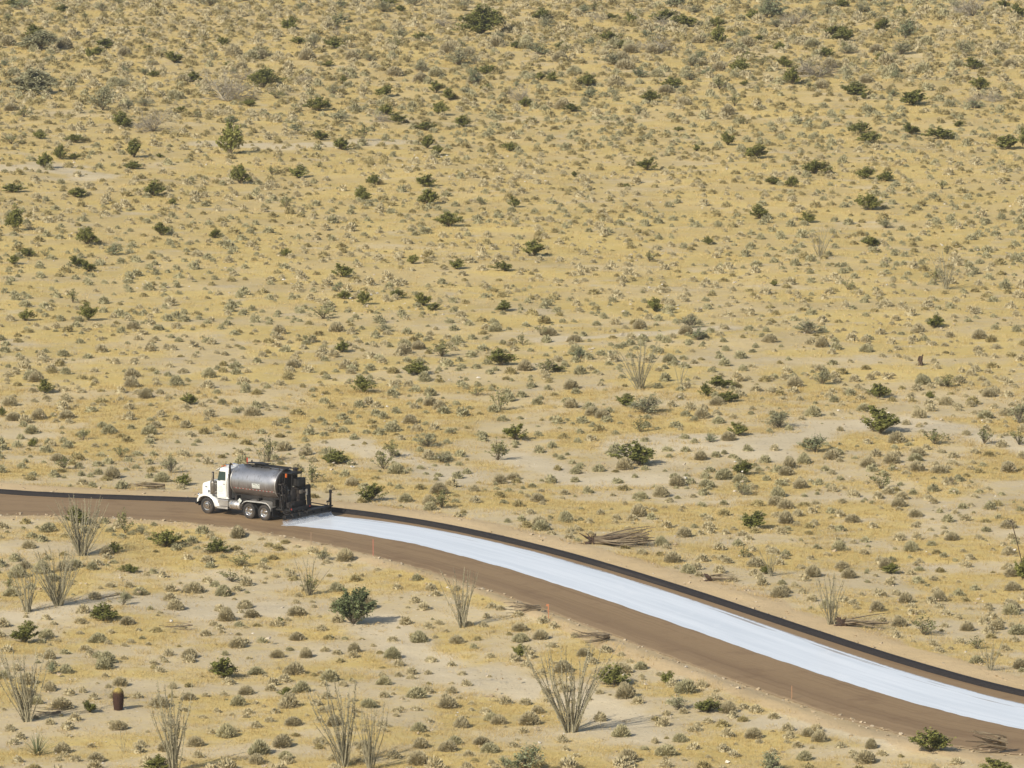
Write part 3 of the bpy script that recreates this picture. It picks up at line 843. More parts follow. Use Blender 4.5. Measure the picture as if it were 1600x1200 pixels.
m = MB(); m.box((-6.9, -.35, 2.65), (.5, .75, .6), .08); m.cyl((-6.9, -.9, 2.0), (-6.9, -.9, 2.9), .14, n=14); m.build('heater_box', M_BLACK, T)
# spray bar
YB0, YB1, XB = 2.1, -3.15, -7.5
m = MB(); m.box((XB, (YB0 + YB1) / 2 - .0, .42), (.10, YB0 - YB1, .10)); m.box((XB + .1, -.5, .56), (.1, 5.0, .08)); m.tube([(XB + .05, YB0 - .1, .52), (XB + .05, YB1, .52)], .04)
for k in range(7): m.box((XB + .02, 1.9 - k * .8, .56), (.2, .06, .2))
bar = m.build('spray_bar', M_BLACK, T)
m = MB()
for k in range(50): m.cyl((XB, YB0 - .05 - k * .105, .38), (XB, YB0 - .05 - k * .105, .32), .02, .012, 6)
m.build('nozzles', M_DARK, bar)
m = MB(); m.box((XB + .05, -1.9, .72), (.5, 2.2, .06)); m.box((XB + .05, -2.1, .62), (.12, 1.9, .18)); m.tube([(XB, -1.0, 1.2), (XB, -2.9, .75)], .035); m.build('bar_frame', M_BLACK, bar)
m = MB(); m.box((XB, YB1 + .06, 1.12), (.12, .10, 1.35)); m.box((XB, YB1 + .06, 1.72), (.16, .14, .22)); m.box((XB, YB1 + .28, 1.05), (.08, .36, .10)); m.tube([(XB, YB1 + .5, .6), (XB, YB1 + .1, 1.4)], .03); m.box((XB, YB1 + .2, .72), (.3, .5, .08))
m.build('end_post', M_BLACK, bar)

# sheet of falling spray under the bar
t = NT('spray_sheet')
g = t.n('TexCoord').outputs['Object']
n1 = t.noise(t.scaled(g, (1, 5, .8)), 3.0, 5, .6); n2 = t.noise(g, 1.4, 3)
t.b.inputs['Base Color'].default_value = (.78, .79, .80, 1); t.b.inputs['Roughness'].default_value = .8
sx = t.n('SeparateXYZ'); t.l(g, sx.inputs[0])
t.l(t.math('MULTIPLY', t.maprange(t.math('ADD', n1, t.math('MULTIPLY', n2, .4)), .45, .95, .08, .36), 1.0), t.b.inputs['Alpha'])
m = MB(); rs_ = random.Random(3)
for q in range(7):
    N = 60; vs = []; top_ = .33 - .035 * q
    for k in range(N + 1):
        y = YB0 + .08 + .03 * q + (YB1 - YB0 - .1) * k / N
        vs += [(XB - .035 * q + rs_.uniform(-.01, .01), y, top_ + rs_.uniform(-.02, .02)), (XB - .06 - .085 * q + rs_.uniform(-.03, .03), y, .022)]
    m.add(vs, [(2 * k, 2 * k + 1, 2 * k + 3, 2 * k + 2) for k in range(N)], True)
sp = m.build('spray_sheet', t.m)
sp.location = truck.location; sp.rotation_euler = truck.rotation_euler
tag(sp, 'pale sheet of liquid spray falling from the bar behind the truck', 'spray', kind='stuff')

# ------------------------------------------------------------------ plant materials
M_CREO = foliage('creosote_leaves', [(0, (.085, .092, .022)), (.45, (.170, .172, .040)), (.8, (.24, .232, .062)), (1, (.33, .295, .10))])
M_OLIVE = foliage('olive_leaves', [(0, (.11, .115, .042)), (.5, (.21, .205, .080)), (1, (.33, .30, .13))])
M_GREY = foliage('grey_green_leaves', [(0, (.16, .155, .082)), (.5, (.30, .285, .155)), (1, (.42, .385, .22))])
M_TEAL = foliage('blue_green_leaves', [(0, (.12, .135, .065)), (.5, (.235, .25, .13)), (1, (.36, .35, .20))])
M_TWIG = foliage('dry_grey_twigs', [(0, (.14, .12, .09)), (.5, (.30, .26, .19)), (1, (.42, .37, .27))])
M_STEMC = foliage('creosote_stems', [(0, (.10, .085, .055)), (1, (.24, .20, .13))])
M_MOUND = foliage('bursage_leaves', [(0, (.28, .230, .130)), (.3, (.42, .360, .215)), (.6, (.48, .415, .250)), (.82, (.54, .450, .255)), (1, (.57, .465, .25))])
M_MOUNDG = foliage('pale_green_leaves', [(0, (.25, .225, .120)), (.4, (.41, .375, .215)), (1, (.53, .465, .265))])
M_GRASS = foliage('golden_dry_grass', [(0, (.36, .255, .10)), (.5, (.48, .355, .145)), (.8, (.55, .425, .20)), (1, (.60, .49, .26))], .8)
M_OCO = foliage('ocotillo_bark', [(0, (.15, .135, .085)), (.5, (.28, .25, .16)), (1, (.42, .38, .25))])
M_DEAD = foliage('dead_wood', [(0, (.07, .05, .032)), (.5, (.19, .145, .092)), (1, (.36, .29, .19))])
M_ROOT = simple('dark_roots', (.075, .045, .028), .9)

# ------------------------------------------------------------------ plant meshes (unit width 1, unit height 1)
def creosote(seed, nst=36, leaves=62, lsz=.048, thin=0.0, broad=0.0):
    rs = np.random.RandomState(seed)
    st, lf = [], []
    lob = rs.rand(4) * 6.28
    for k in range(nst):
        a = rs.rand() * 2 * math.pi
        lean = rs.rand() ** .62
        rad = (.5 * lean) * (1 - .22 * rs.rand()) * (1 + .18 * math.sin(2 * a + lob[0]))
        top = math.sqrt(max(0.05, 1 - (.86 + .1 * broad) * lean ** 2)) * (.70 + .30 * rs.rand()) * (1 + .15 * math.sin(a + lob[1]))
        n = 6; s = np.linspace(0, 1, n)
        r = rad * s ** 1.0; z = top * (1 - (1 - s) ** 1.35)
        wob = rs.normal(size=(n, 3)) * .014 * s[:, None]
        a2 = a + rs.normal() * .25 * s
        pts = np.stack([r * np.cos(a2), r * np.sin(a2), z], 1) + wob
        V, F, T = tube_np(pts, .011 * (1 - .75 * s), 3, rs.rand()); st.append((V, F, T))
        nl = int(leaves * (.55 + .9 * rs.rand())); t0 = rs.uniform(.22, .50)
        u = t0 + (1 - t0) * rs.rand(nl) ** .8
        cx = np.stack([np.interp(u, s, pts[:, i]) for i in range(3)], 1)
        # leaves gather in small clumps round the stem
        nc = 5; cc = rs.normal(size=(nc, 3)) * .035
        cx = cx + cc[rs.randint(nc, size=nl)] + rs.normal(size=(nl, 3)) * .022
        cx[:, 2] = np.maximum(cx[:, 2], .03)
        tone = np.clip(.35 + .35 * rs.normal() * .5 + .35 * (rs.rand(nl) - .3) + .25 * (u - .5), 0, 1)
        lf.append(leaf_quads(cx, lsz, rs, 1.3, .2, tone))
    return np_mesh('foliage', *merge(lf)), np_mesh('branches', *merge(st))
def bare(seed, nst=16):
    rs = np.random.RandomState(seed); st, lf = [], []
    def grow(p, d, L, r, dep):
        n = 4; pts = [p]
        for i in range(n - 1):
            d = d + rs.normal(size=3) * .18; d /= np.linalg.norm(d); pts.append(pts[-1] + d * L / (n - 1))
        pts = np.array(pts); pts[:, 2] = np.maximum(pts[:, 2], .01)
        st.append(tube_np(pts, np.linspace(r, r * .6, n), 3, rs.rand()))
        if dep == 0: return
        for q in range(3 if dep > 1 else 4):
            j = rs.randint(1, n); dd = d + rs.normal(size=3) * .55; dd[2] += .1; dd /= np.linalg.norm(dd)
            grow(pts[j], dd, L * (.55 + .25 * rs.rand()), r * .58, dep - 1)
    for k in range(nst):
        a = rs.rand() * 6.283; l = rs.rand() ** .7
        grow(np.array([.02 * math.cos(a), .02 * math.sin(a), 0]), np.array([math.cos(a) * l, math.sin(a) * l, 1.0 - .45 * l]), .34 + .12 * rs.rand(), .013, 3)
    V, F, T = merge(st)
    V[:, :2] *= .5 / np.percentile(np.abs(V[:, :2]), 98); V[:, 2] *= 1 / np.percentile(V[:, 2], 99)
    P = V[rs.randint(len(V), size=500)] + rs.normal(size=(500, 3)) * .02
    P = P[P[:, 2] > .3]
    return np_mesh('foliage', *leaf_quads(P, .028, rs)), np_mesh('branches', V, F, T)
def mound_np(seed, nleaf=230, lsz=.085, nu=10, nv=4, lobes=None):
    """a rounded dome of fine twigs and leaves over a dense twiggy core"""
    rs = np.random.RandomState(seed); parts = []
    L = [(0, 0, 1, 1)]
    for q in range(rs.randint(0, 3) if lobes is None else lobes):
        a = rs.rand() * 6.283; L.append((.28 * math.cos(a), .28 * math.sin(a), rs.uniform(.45, .7), rs.uniform(.5, .85)))
    tot = sum(l[2] for l in L)
    for (cx, cy, rr, hh) in L:
        th = np.linspace(0, 2 * math.pi, nu, endpoint=False); ph = np.linspace(0, math.pi / 2 * .94, nv)
        V = []
        for p in ph:
            k = .29 * rr * (1 + .06 * rs.normal(size=nu))
            V.append(np.stack([cx + k * np.cos(th) * math.cos(p), cy + k * np.sin(th) * math.cos(p), np.full(nu, .60 * hh * math.sin(p)) * (1 + .04 * rs.normal(size=nu)) - .02], 1))
        V = np.concatenate(V); F = []
        for i in range(nv - 1):
            for j in range(nu):
                F.append((i * nu + j, i * nu + (j + 1) % nu, (i + 1) * nu + (j + 1) % nu, (i + 1) * nu + j))
        F.append((nu * (nv - 1), nu * (nv - 1) + nu // 3, nu * (nv - 1) + nu // 2, nu * (nv - 1) + 2 * nu // 3))
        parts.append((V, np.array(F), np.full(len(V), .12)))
        n = max(6, int(nleaf * rr / tot))
        a = rs.rand(n) * 6.283; cz = rs.rand(n) ** .8
        r = (.70 + .38 * rs.rand(n)) * .5 * rr; h = (.72 + .36 * rs.rand(n)) * hh
        P = np.stack([cx + r * np.sqrt(1 - cz ** 2) * np.cos(a), cy + r * np.sqrt(1 - cz ** 2) * np.sin(a), h * cz + .01], 1)
        # twiggy shoots: slim diamonds radiating from the middle out through the shell
        q = rs.uniform(.45, .70, n)[:, None]
        cen = np.array([cx, cy, -.05])
        tip = P + rs.normal(size=(n, 3)) * .02
        inn = cen + (tip - cen) * q + rs.normal(size=(n, 3)) * .03
        mid = inn + (tip - inn) * .62
        d = tip - inn; sd = np.cross(d, rs.normal(size=(n, 3))); sd /= np.linalg.norm(sd, axis=1)[:, None] + 1e-9
        wd = (lsz * .30 * (.6 + .8 * rs.rand(n)))[:, None]
        V = np.stack([inn, mid - sd * wd, tip, mid + sd * wd], 1).reshape(-1, 3); V[:, 2] = np.maximum(V[:, 2], 0)
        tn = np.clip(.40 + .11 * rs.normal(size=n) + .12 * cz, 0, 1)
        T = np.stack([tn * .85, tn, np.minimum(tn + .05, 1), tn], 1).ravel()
        parts.append((V, np.arange(4 * n).reshape(n, 4), T))
    return merge(parts)

CRE = [creosote(100 + k) for k in range(7)]
CRT = [creosote(120 + k, 15, 26, .045) for k in range(4)]                 # thin and open
PALO = [creosote(140 + k, 60, 95, .030, broad=.1) for k in range(2)]
CREY = [tuple(m.copy() for m in c) for c in CRT]
GRY = [creosote(160 + k, 34, 38, .036) for k in range(4)]
TEA = [creosote(170 + k, 28, 40, .042) for k in range(3)]
BAR = [bare(180 + k) for k in range(2)]
SETS = {'c': (CRE, M_CREO, M_STEMC), 'o': (CRT, M_OLIVE, M_STEMC), 'p': (PALO, M_CREO, M_STEMC), 'g': (GRY, M_GREY, M_TWIG),
        't': (TEA, M_TEAL, M_TWIG), 'b': (BAR, M_TWIG, M_TWIG)}
PALO2 = [tuple(m.copy() for m in PALO[1])]
DEN = [creosote(190, 52, 95, .036)]
M_DEN = foliage('dense_bush_leaves', [(0, (.050, .068, .028)), (.5, (.105, .130, .052)), (1, (.22, .235, .11))])
SETS['d'] = (DEN, M_DEN, M_TWIG)
SETS['q'] = (PALO2, M_GREY, M_TWIG)
for k_, (L_, a_, b_) in SETS.items():
    for f_, s_ in L_:
        f_.materials.append(a_); s_.materials.append(b_)
NAMES = {'c': ('creosote_bush', 'bush'), 'o': ('creosote_bush', 'bush'), 'p': ('broad_leafy_shrub', 'shrub'), 'q': ('spreading_shrub', 'shrub'), 'd': ('round_desert_bush', 'bush'),
         'g': ('grey_shrub', 'shrub'), 't': ('blue_green_shrub', 'shrub'), 'b': ('bare_shrub', 'shrub')}
LOOK = {'c': 'dark green creosote bush', 'o': 'thin olive creosote bush', 'p': 'dense dark green shrub', 'q': 'broad grey green shrub', 'd': 'dense round dark bush',
        'g': 'grey green shrub', 't': 'blue green shrub', 'b': 'bare grey twiggy shrub'}
GROUP = {'c': 'dark green creosote bushes scattered over the plain', 'o': 'thin olive creosote bushes scattered over the plain',
         'g': 'grey green shrubs scattered over the plain', 't': 'blue green shrubs scattered over the plain', 'b': 'bare grey shrubs on the upper plain'}
LANDM = [(185, 1108, 'the barrel cactus'), (410, 770, 'the tank truck'), (893, 1100, 'the widest ocotillo'), (955, 848, 'the uprooted ocotillo'),
         (553, 1090, 'the big round bush'), (856, 960, 'the orange stake'), (584, 870, 'the thin red stake'),
         (750, 35, 'the biggest far bush'), (1000, 580, 'the tall ocotillo in mid plain'), (345, 135, 'the bare far shrub'),
         (52, 130, 'the broad far shrub'), (1545, 1178, 'the stacked dead branches'), (1477, 430, 'the slender right ocotillo'),
         (1375, 660, 'the big right green bush'), (997, 712, 'the bush above the road bend'), (1281, 385, 'the fan shaped ocotillo')]
_used = set()
def locate(px, py, look):
    """a label that points at one plant: its look, the nearest landmark, its place in the photograph"""
    best = min(LANDM, key=lambda l: math.hypot(px - l[0], (py - l[1]) * 1.3))
    d = math.hypot(px - best[0], py - best[1])
    dx, dy = px - best[0], py - best[1]
    if abs(dx) > 2 * abs(dy): w = 'right of' if dx > 0 else 'left of'
    elif abs(dy) > 2 * abs(dx): w = 'below' if dy > 0 else 'above'
    else: w = ('below' if dy > 0 else 'above') + (' right of' if dx > 0 else ' left of')
    pos = '%d%% across, %d%% down' % (round(px / 16), round(py / 12))
    s = '%s %s %s, %s' % (look, w, best[2], pos) if d < 260 else '%s on open plain, %s' % (look, pos)
    if len(s.split()) > 15 or s in _used:
        s = '%s, %.1f%% across, %.1f%% down the photo' % (look, px / 16, py / 12)
    while s in _used: s = 'low ' + s
    _used.add(s); return s

SHRUBS = '''
22 10 28 12 c;60 77 66 30 q;55 60 32 24 c;98 20 24 14 c;165 75 36 16 c;152 86 30 14 c;82 100 26 17 g;140 92 20 18 c;232 78 16 9 c;272 98 38 20 c;348 70 18 14 c;318 76 22 10 o
337 92 26 12 g;360 104 20 10 c;50 148 88 42 q;187 137 34 18 g;240 120 18 12 c;302 127 26 18 c;353 158 80 48 b;412 137 54 38 p;160 172 54 40 g;38 183 38 20 o
193 199 34 26 c;240 205 58 38 b;282 175 20 11 c;308 184 16 13 o;225 166 34 16 g;390 166 26 14 c;360 241 42 54 c;62 217 22 15 c;117 223 32 17 c;18 225 38 18 o
210 246 33 29 c;209 264 30 15 c;70 262 30 26 c;95 249 24 24 c;116 249 20 12 c;375 287 34 33 c;20 300 34 17 c;121 308 36 19 c;240 306 36 26 c;250 246 13 8 c
430 6 24 10 c;607 8 28 12 c;626 18 17 12 c;452 47 32 22 c;466 69 26 14 c;490 75 26 26 g;521 76 32 20 c;544 51 20 13 t;657 63 27 16 c;670 66 26 9 t
750 54 80 48 p;715 101 50 28 g;760 116 30 18 c;740 133 26 32 t;513 104 20 11 c;473 128 28 16 b;536 129 12 12 c;521 147 32 20 g;600 151 40 20 c;682 145 30 20 c;702 156 26 20 c;730 148 30 12 g
758 141 17 11 c;432 154 34 16 o;497 173 38 25 c;528 190 38 13 g;686 180 28 25 c;604 180 28 20 c;622 193 28 18 c;596 190 34 14 b;723 198 32 20 c;666 203 30 16 c;568 220 42 28 o;501 219 30 17 c
534 234 32 22 c;668 232 24 24 c;684 243 28 18 c;796 236 28 17 c;424 273 26 16 o;466 278 32 21 c;498 261 20 11 o;583 289 22 19 c;666 292 34 22 c;568 314 28 24 c;668 319 34 26 c;462 204 26 11 t
845 31 32 20 c;853 46 26 15 g;912 20 32 16 t;955 30 22 10 c;985 37 22 18 c;1060 11 44 15 t;1035 34 44 17 c;1070 41 44 14 c;1030 50 24 10 t;1120 42 24 18 c;1122 70 32 30 c;1178 34 26 22 c
1198 28 34 32 t;952 64 30 18 c;976 76 24 16 c;923 71 22 16 t;842 85 40 20 t;875 75 24 12 c;807 75 24 13 c;1032 81 62 28 b;960 101 44 22 g;1080 103 34 20 g;1096 95 26 20 t;1167 92 14 12 c
1157 112 34 24 c;1185 65 22 12 c;845 125 24 14 c;864 127 22 17 c;918 134 36 22 c;1050 137 34 20 c;1078 125 32 16 g;1105 118 28 15 t;1124 140 34 22 o;1163 134 15 10 c;820 167 26 17 c;812 157 32 26 b
961 153 26 17 g;1017 160 32 22 c;922 153 34 14 t;895 173 30 15 c;1060 205 14 9 c;1161 194 17 12 o;1137 227 30 22 c;1088 236 14 11 c;1181 248 42 26 c;1011 266 32 22 c;980 293 10 8 c;897 276 11 10 c;804 324 18 18 c
1208 28 50 34 t;1240 38 44 24 b;1316 10 28 15 c;1343 19 30 16 g;1380 11 24 11 t;1407 25 21 17 c;1378 49 32 22 c;1416 61 44 34 t;1408 85 42 24 g;1520 25 62 38 b;1570 10 24 12 c;1590 27 26 22 c
1300 54 34 15 c;1317 65 40 25 c;1318 76 32 13 o;1218 80 22 17 c;1290 89 28 18 c;1380 97 32 16 c;1508 88 36 32 g;1521 108 28 20 c;1555 87 26 14 o;1225 105 28 18 c;1238 132 28 30 c;1278 121 62 34 b
1352 108 14 16 t;1400 124 20 18 t;1335 148 44 20 c;1350 155 12 12 c;1426 164 48 28 c;1531 140 37 24 c;1520 169 27 15 t;1342 209 38 22 c;1357 223 44 20 c;1423 210 36 20 c;1470 217 45 18 c;1497 198 17 11 c
1575 233 50 25 c;1598 228 16 28 c;1272 271 44 25 c;1353 280 32 21 c;1385 283 30 18 c;1472 296 22 16 o;1208 288 28 14 c;1236 292 24 18 c;1285 234 22 10 o;1357 328 38 29 c;1187 342 38 24 c
24 360 32 38 c;136 382 35 30 c;22 413 26 16 c;43 400 28 15 c;70 400 22 13 o;120 416 30 18 c;138 424 30 18 c;252 368 28 21 c;336 372 23 16 c;178 398 32 18 t;270 320 16 12 c;114 473 26 24 o;138 501 32 28 c
40 501 26 20 c;210 508 13 9 c;447 325 20 22 o;702 354 38 27 c;751 320 24 16 o;447 401 17 15 c;536 433 31 23 c;645 412 23 17 c;714 420 28 17 c;788 423 29 17 c;530 456 20 18 t;537 467 22 16 c
568 476 22 24 c;620 466 24 17 c;661 478 30 22 c;676 485 24 14 c;787 486 30 18 c;505 498 46 16 o;600 518 32 12 g;483 536 26 18 o;535 550 28 20 c;690 557 58 28 o;652 585 42 24 c;567 613 34 28 c;783 571 48 28 c
835 400 46 27 c;1015 409 26 19 o;1107 382 17 14 c;1022 486 34 22 c;845 524 28 21 o;816 539 24 20 o;870 581 28 13 c;855 582 52 18 o;1090 531 30 21 t;905 560 32 20 t;1080 512 48 15 g;1125 607 44 20 c
1262 348 24 18 c;1361 385 34 19 c;1385 356 30 17 g;1462 441 28 24 o;1480 397 16 14 o;1573 446 15 13 t;1325 453 26 20 o;1210 447 14 11 c;1265 521 52 17 g;1462 511 30 21 c;1285 600 32 28 g;1480 605 48 24 o
70 614 32 24 c;296 632 26 20 c;130 687 30 21 o;100 733 44 24 o;188 715 32 21 o;50 698 16 14 c;287 758 28 19 c;268 739 30 30 g;120 820 44 30 c;195 833 36 40 o;222 835 22 18 g;260 854 48 30 c;178 864 25 20 c
341 863 40 22 c;204 894 30 15 c;377 885 42 26 o;15 921 30 22 o;165 970 48 30 c;38 1004 42 34 c;362 909 46 18 o;193 945 22 24 g;2 650 14 16 c
420 722 40 46 o;487 754 42 36 o;527 724 44 23 c;598 733 46 30 o;612 715 34 30 o;578 783 44 30 c;690 794 46 32 o;670 698 48 22 g;745 618 30 18 o;780 641 38 38 o;778 719 46 38 o;692 722 38 16 g;505 875 26 20 g
805 687 42 28 c;997 726 60 40 c;1010 645 66 34 g;978 634 36 20 c;1000 675 32 28 o;1104 619 26 22 c;1138 628 34 20 c;1152 680 34 22 c;1162 742 34 24 c;1160 773 32 26 g;1110 690 24 15 t;1178 825 44 28 c;1162 871 28 20 o
1372 621 44 26 c;1375 677 58 44 c;1272 706 48 30 t;1218 668 50 32 g;1592 661 42 36 g;1460 694 46 27 o;1538 694 38 30 o;1592 695 36 28 o;1375 764 48 32 o;1454 622 16 12 c;1392 896 32 18 c;1598 905 30 34 c
140 1113 28 20 c;350 1060 48 36 c;245 1206 44 28 c;553 976 62 62 d;436 974 18 12 c;445 1087 27 15 c;484 930 34 34 o;822 1206 64 46 t;960 1070 56 34 c;1043 1067 28 20 c;1105 1112 46 24 c;1062 1108 44 26 g
812 1026 24 20 c;1206 1206 50 36 t;1443 992 54 36 o;1526 1014 34 24 o;1455 1174 66 40 c;1555 1208 48 26 c;790 1200 26 20 t;1197 897 18 16 c;80 1052 26 20 t
'''
_cnt = {}
def shrub(px, py, w, h, ty, rs):
    x, y, z = at(px, py)
    s = scale_at(y)
    L, _, _ = SETS[ty]
    fm, sm = L[rs.randint(len(L))]
    nm, cat = NAMES[ty]
    e = empty(nm, (x, y, z - .02), rs.rand() * 6.28)
    W = w / s * 1.22; H = max(.36 * W, (h * 1.12 - .12 * w) / s)
    e.scale = (W, W * rs.uniform(.85, 1.1), H)
    link('foliage', fm, None, e); link('branches', sm, None, e)
    size = 'big' if w * (1 if py > 500 else 1.35) >= 50 else ('small' if w * (1 if py > 400 else 1.3) < 27 else 'mid sized')
    tag(e, locate(px, py, size + ' ' + LOOK[ty]), cat, GROUP.get(ty))
    return e
rs = np.random.RandomState(11)
OCC = []
for row in SHRUBS.replace('\n', ';').split(';'):
    if not row.strip(): continue
    a = row.split(); px, py, w, h = map(float, a[:4])
    e = shrub(px, py, w, h, a[4], rs); OCC.append((e.location.x, e.location.y, e.scale[0] * .5))

for k in range(95):
    px, py = rs.uniform(5, 1595), 8 + 190 * rs.rand() ** 1.5
    x, y, z = at(px, py)
    if min(math.hypot(x - o[0], y - o[1]) - o[2] for o in OCC) < 1.2: continue
    w = rs.uniform(16, 38); ty = rs.choice(list('oggtobg'))
    e = shrub(px, py, w, w * rs.uniform(.45, .65), ty, rs); OCC.append((x, y, e.scale[0] * .5))

# ------------------------------------------------------------------ ocotillos: every wand a part
def wand(seed, bend):
    rs = np.random.RandomState(seed); n = 12; s = np.linspace(0, 1, n)
    x = bend * s ** 1.15 + .03 * np.sin(s * 5 + rs.rand() * 6) * s; z = s * math.sqrt(max(.1, 1 - bend * bend * .6)); y = .03 * s * np.sin(s * 4 + rs.rand() * 6)
    pts = np.stack([x, y, z], 1)
    parts = [tube_np(pts, .0066 * (1.0 - .80 * s) * (1 + .25 * rs.normal(size=n) * .5) + .0010, 5, .45 + .3 * rs.rand())]
    m = 120; u = .06 + .9 * rs.rand(m); P = np.stack([np.interp(u, s, pts[:, i]) for i in range(3)], 1) + rs.normal(size=(m, 3)) * .0065
    parts.append(leaf_quads(P, .011, rs, 1.6, .1, rs.rand(m) * .8))
    return np_mesh('wand', *merge(parts))
WANDS = [[wand(300 + 10 * i + k, b) for k in range(3)] for i, b in enumerate((.05, .16, .28, .42, .58))]
for r_ in WANDS:
    for w_ in r_: w_.materials.append(M_OCO)
def ocotillo(px, py, H, xl, xr, n, label, yoff=0):
    """H px tall, its tips reach from xl to xr px"""
    x, y, z = at(px, py); s = scale_at(y); rs = np.random.RandomState(int(px * 7 + py))
    e = empty('ocotillo', (x, y, z - .03))
    tag(e, label, 'ocotillo', 'ocotillos standing over the low scrub')
    Hm = H / s
    n = int(n * 1.25)
    for k in range(n):
        f = (k + .5) / n
        tx = (xl + (xr - xl) * f - px) / s + rs.normal() * .32          # where this wand's tip ends up sideways
        ty = rs.normal() * max(abs(xr - xl) / s * .30, .15)
        Lw = Hm * (rs.uniform(.42, 1.0) if k % 4 else rs.uniform(.9, 1.05))
        b = math.hypot(tx, ty) / Hm
        i = int(np.argmin([abs(b - q) for q in (.05, .16, .28, .42, .58)]))
        o = link('wand', WANDS[i][rs.randint(3)], None, e)
        o.location = (rs.normal() * .09 + tx * .09, rs.normal() * .14, 0)
        o.scale = (Lw * min(1.5, b / (.05, .16, .28, .42, .58)[i]), Hm * rs.choice([-1, 1]) * rs.uniform(.8, 1.6), Lw)
        o.rotation_euler = (0, 0, math.atan2(ty, tx))
    return e
for a in ((1000, 608, 84, 955, 1040, 20, 'tall pale ocotillo in the middle of the plain, standing alone above low scrub'),
          (1062, 604, 50, 1050, 1078, 7, 'faint small ocotillo just right of the tall one in mid plain'),
          (1281, 402, 50, 1256, 1306, 18, 'fan shaped grey ocotillo far up the right side of the plain'),
          (1477, 452, 62, 1460, 1496, 18, 'slender upright ocotillo far right with an olive bush at its left foot'),
          (128, 868, 96, 74, 180, 38, 'wide ocotillo whose wands cross the brown road at far left'),
          (92, 946, 98, 34, 136, 40, 'spreading ocotillo below left of the road, larger one of the left pair'),
          (42, 956, 76, 20, 60, 26, 'narrow ocotillo beside the left edge, smaller one of the left pair'),
          (44, 1127, 120, -14, 74, 30, 'ocotillo in the lower left corner leaning left, left of the barrel cactus'),
          (272, 1206, 148, 240, 296, 20, 'tall narrow ocotillo cut by the bottom edge, right of the barrel cactus'),
          (192, 1175, 38, 176, 206, 5, 'tiny sparse ocotillo below the barrel cactus'),
          (540, 1197, 138, 484, 566, 26, 'big ocotillo at bottom centre left leaning left, left of its twin'),
          (578, 1203, 104, 560, 596, 18, 'shorter upright ocotillo at bottom centre left, right of its twin'),
          (484, 930, 62, 466, 502, 12, 'small ocotillo with a green base between truck and big round bush'),
          (722, 980, 92, 700, 738, 20, 'upright pale ocotillo just below the brown road, right of the big round bush'),
          (893, 1144, 148, 816, 958, 30, 'widest ocotillo, a big open fan with its shadow on pale sand to the right'),
          (1205, 900, 54, 1188, 1220, 12, 'small ocotillo beyond the road with a green tuft at its foot'),
          (1298, 975, 84, 1270, 1322, 16, 'sparse ocotillo just beyond the black dike beside broken roots'),
          (1548, 1047, 56, 1524, 1572, 14, 'small thin ocotillo near the right edge just beyond the black dike'),
          (412, 722, 44, 396, 436, 9, 'thin olive ocotillo standing right behind the tank truck')):
    ocotillo(*a)

# ------------------------------------------------------------------ single plants and dead wood
def barrel():
    x, y, z = at(185, 1109); e = empty('barrel_cactus', (x, y, z - .02)); s = scale_at(y)
    tag(e, 'reddish brown barrel cactus with a yellow crown standing alone at lower left', 'cactus')
    H, R = 1.34, .31; nr = 22
    rings = []; NZ = 22
    for i in range(NZ + 1):
        f = i / NZ; zz = H * f
        r = R * (min(1, .80 + .55 * f) if f < .35 else 1.0) * (1 if f < .74 else math.sqrt(max(0.0, 1 - ((f - .74) / .262) ** 2)))
        rings.append([(r * (1 - .10 * (k % 2)) * math.cos(math.pi * k / nr), r * (1 - .10 * (k % 2)) * math.sin(math.pi * k / nr), zz) for k in range(nr * 2)])
    t = NT('barrel_cactus_skin'); g = t.n('TexCoord').outputs['Object']; sx = t.n('SeparateXYZ'); t.l(g, sx.inputs[0])
    f = t.noise(g, 9, 5)
    c = t.mix(f, (.030, .013, .009), (.075, .034, .017))
    c = t.mix(t.maprange(t.math('ADD', sx.outputs['Z'], t.math('MULTIPLY', f, .25)), 1.12, 1.34), c, (.36, .27, .08))
    t.l(c, t.b.inputs['Base Color']); t.b.inputs['Roughness'].default_value = .9
    m = MB(); m.loft(rings, True, True); m.build('body', t.m, e)
    rs = np.random.RandomState(4); P, T = [], []
    for k in range(0, nr * 2, 2):
        for q in range(60):
            f = q / 60; r = R * 1.02 * (min(1, .80 + .55 * f) if f < .35 else 1.0) * (1 if f < .74 else math.sqrt(max(0.0, 1 - ((f - .74) / .262) ** 2)))
            P.append((r * math.cos(math.pi * k / nr), r * math.sin(math.pi * k / nr), H * f)); T.append(f)
    P = np.array(P) + rs.normal(size=(len(P), 3)) * .012
    T = np.array(T)
    M_SP = foliage('cactus_spines', [(0, (.035, .015, .010)), (.50, (.08, .034, .016)), (.62, (.30, .20, .06)), (1, (.42, .33, .12))])
    link('spines', np_mesh('spines', *leaf_quads(P, .055, rs, .22, .1, T)), M_SP, e)
barrel()

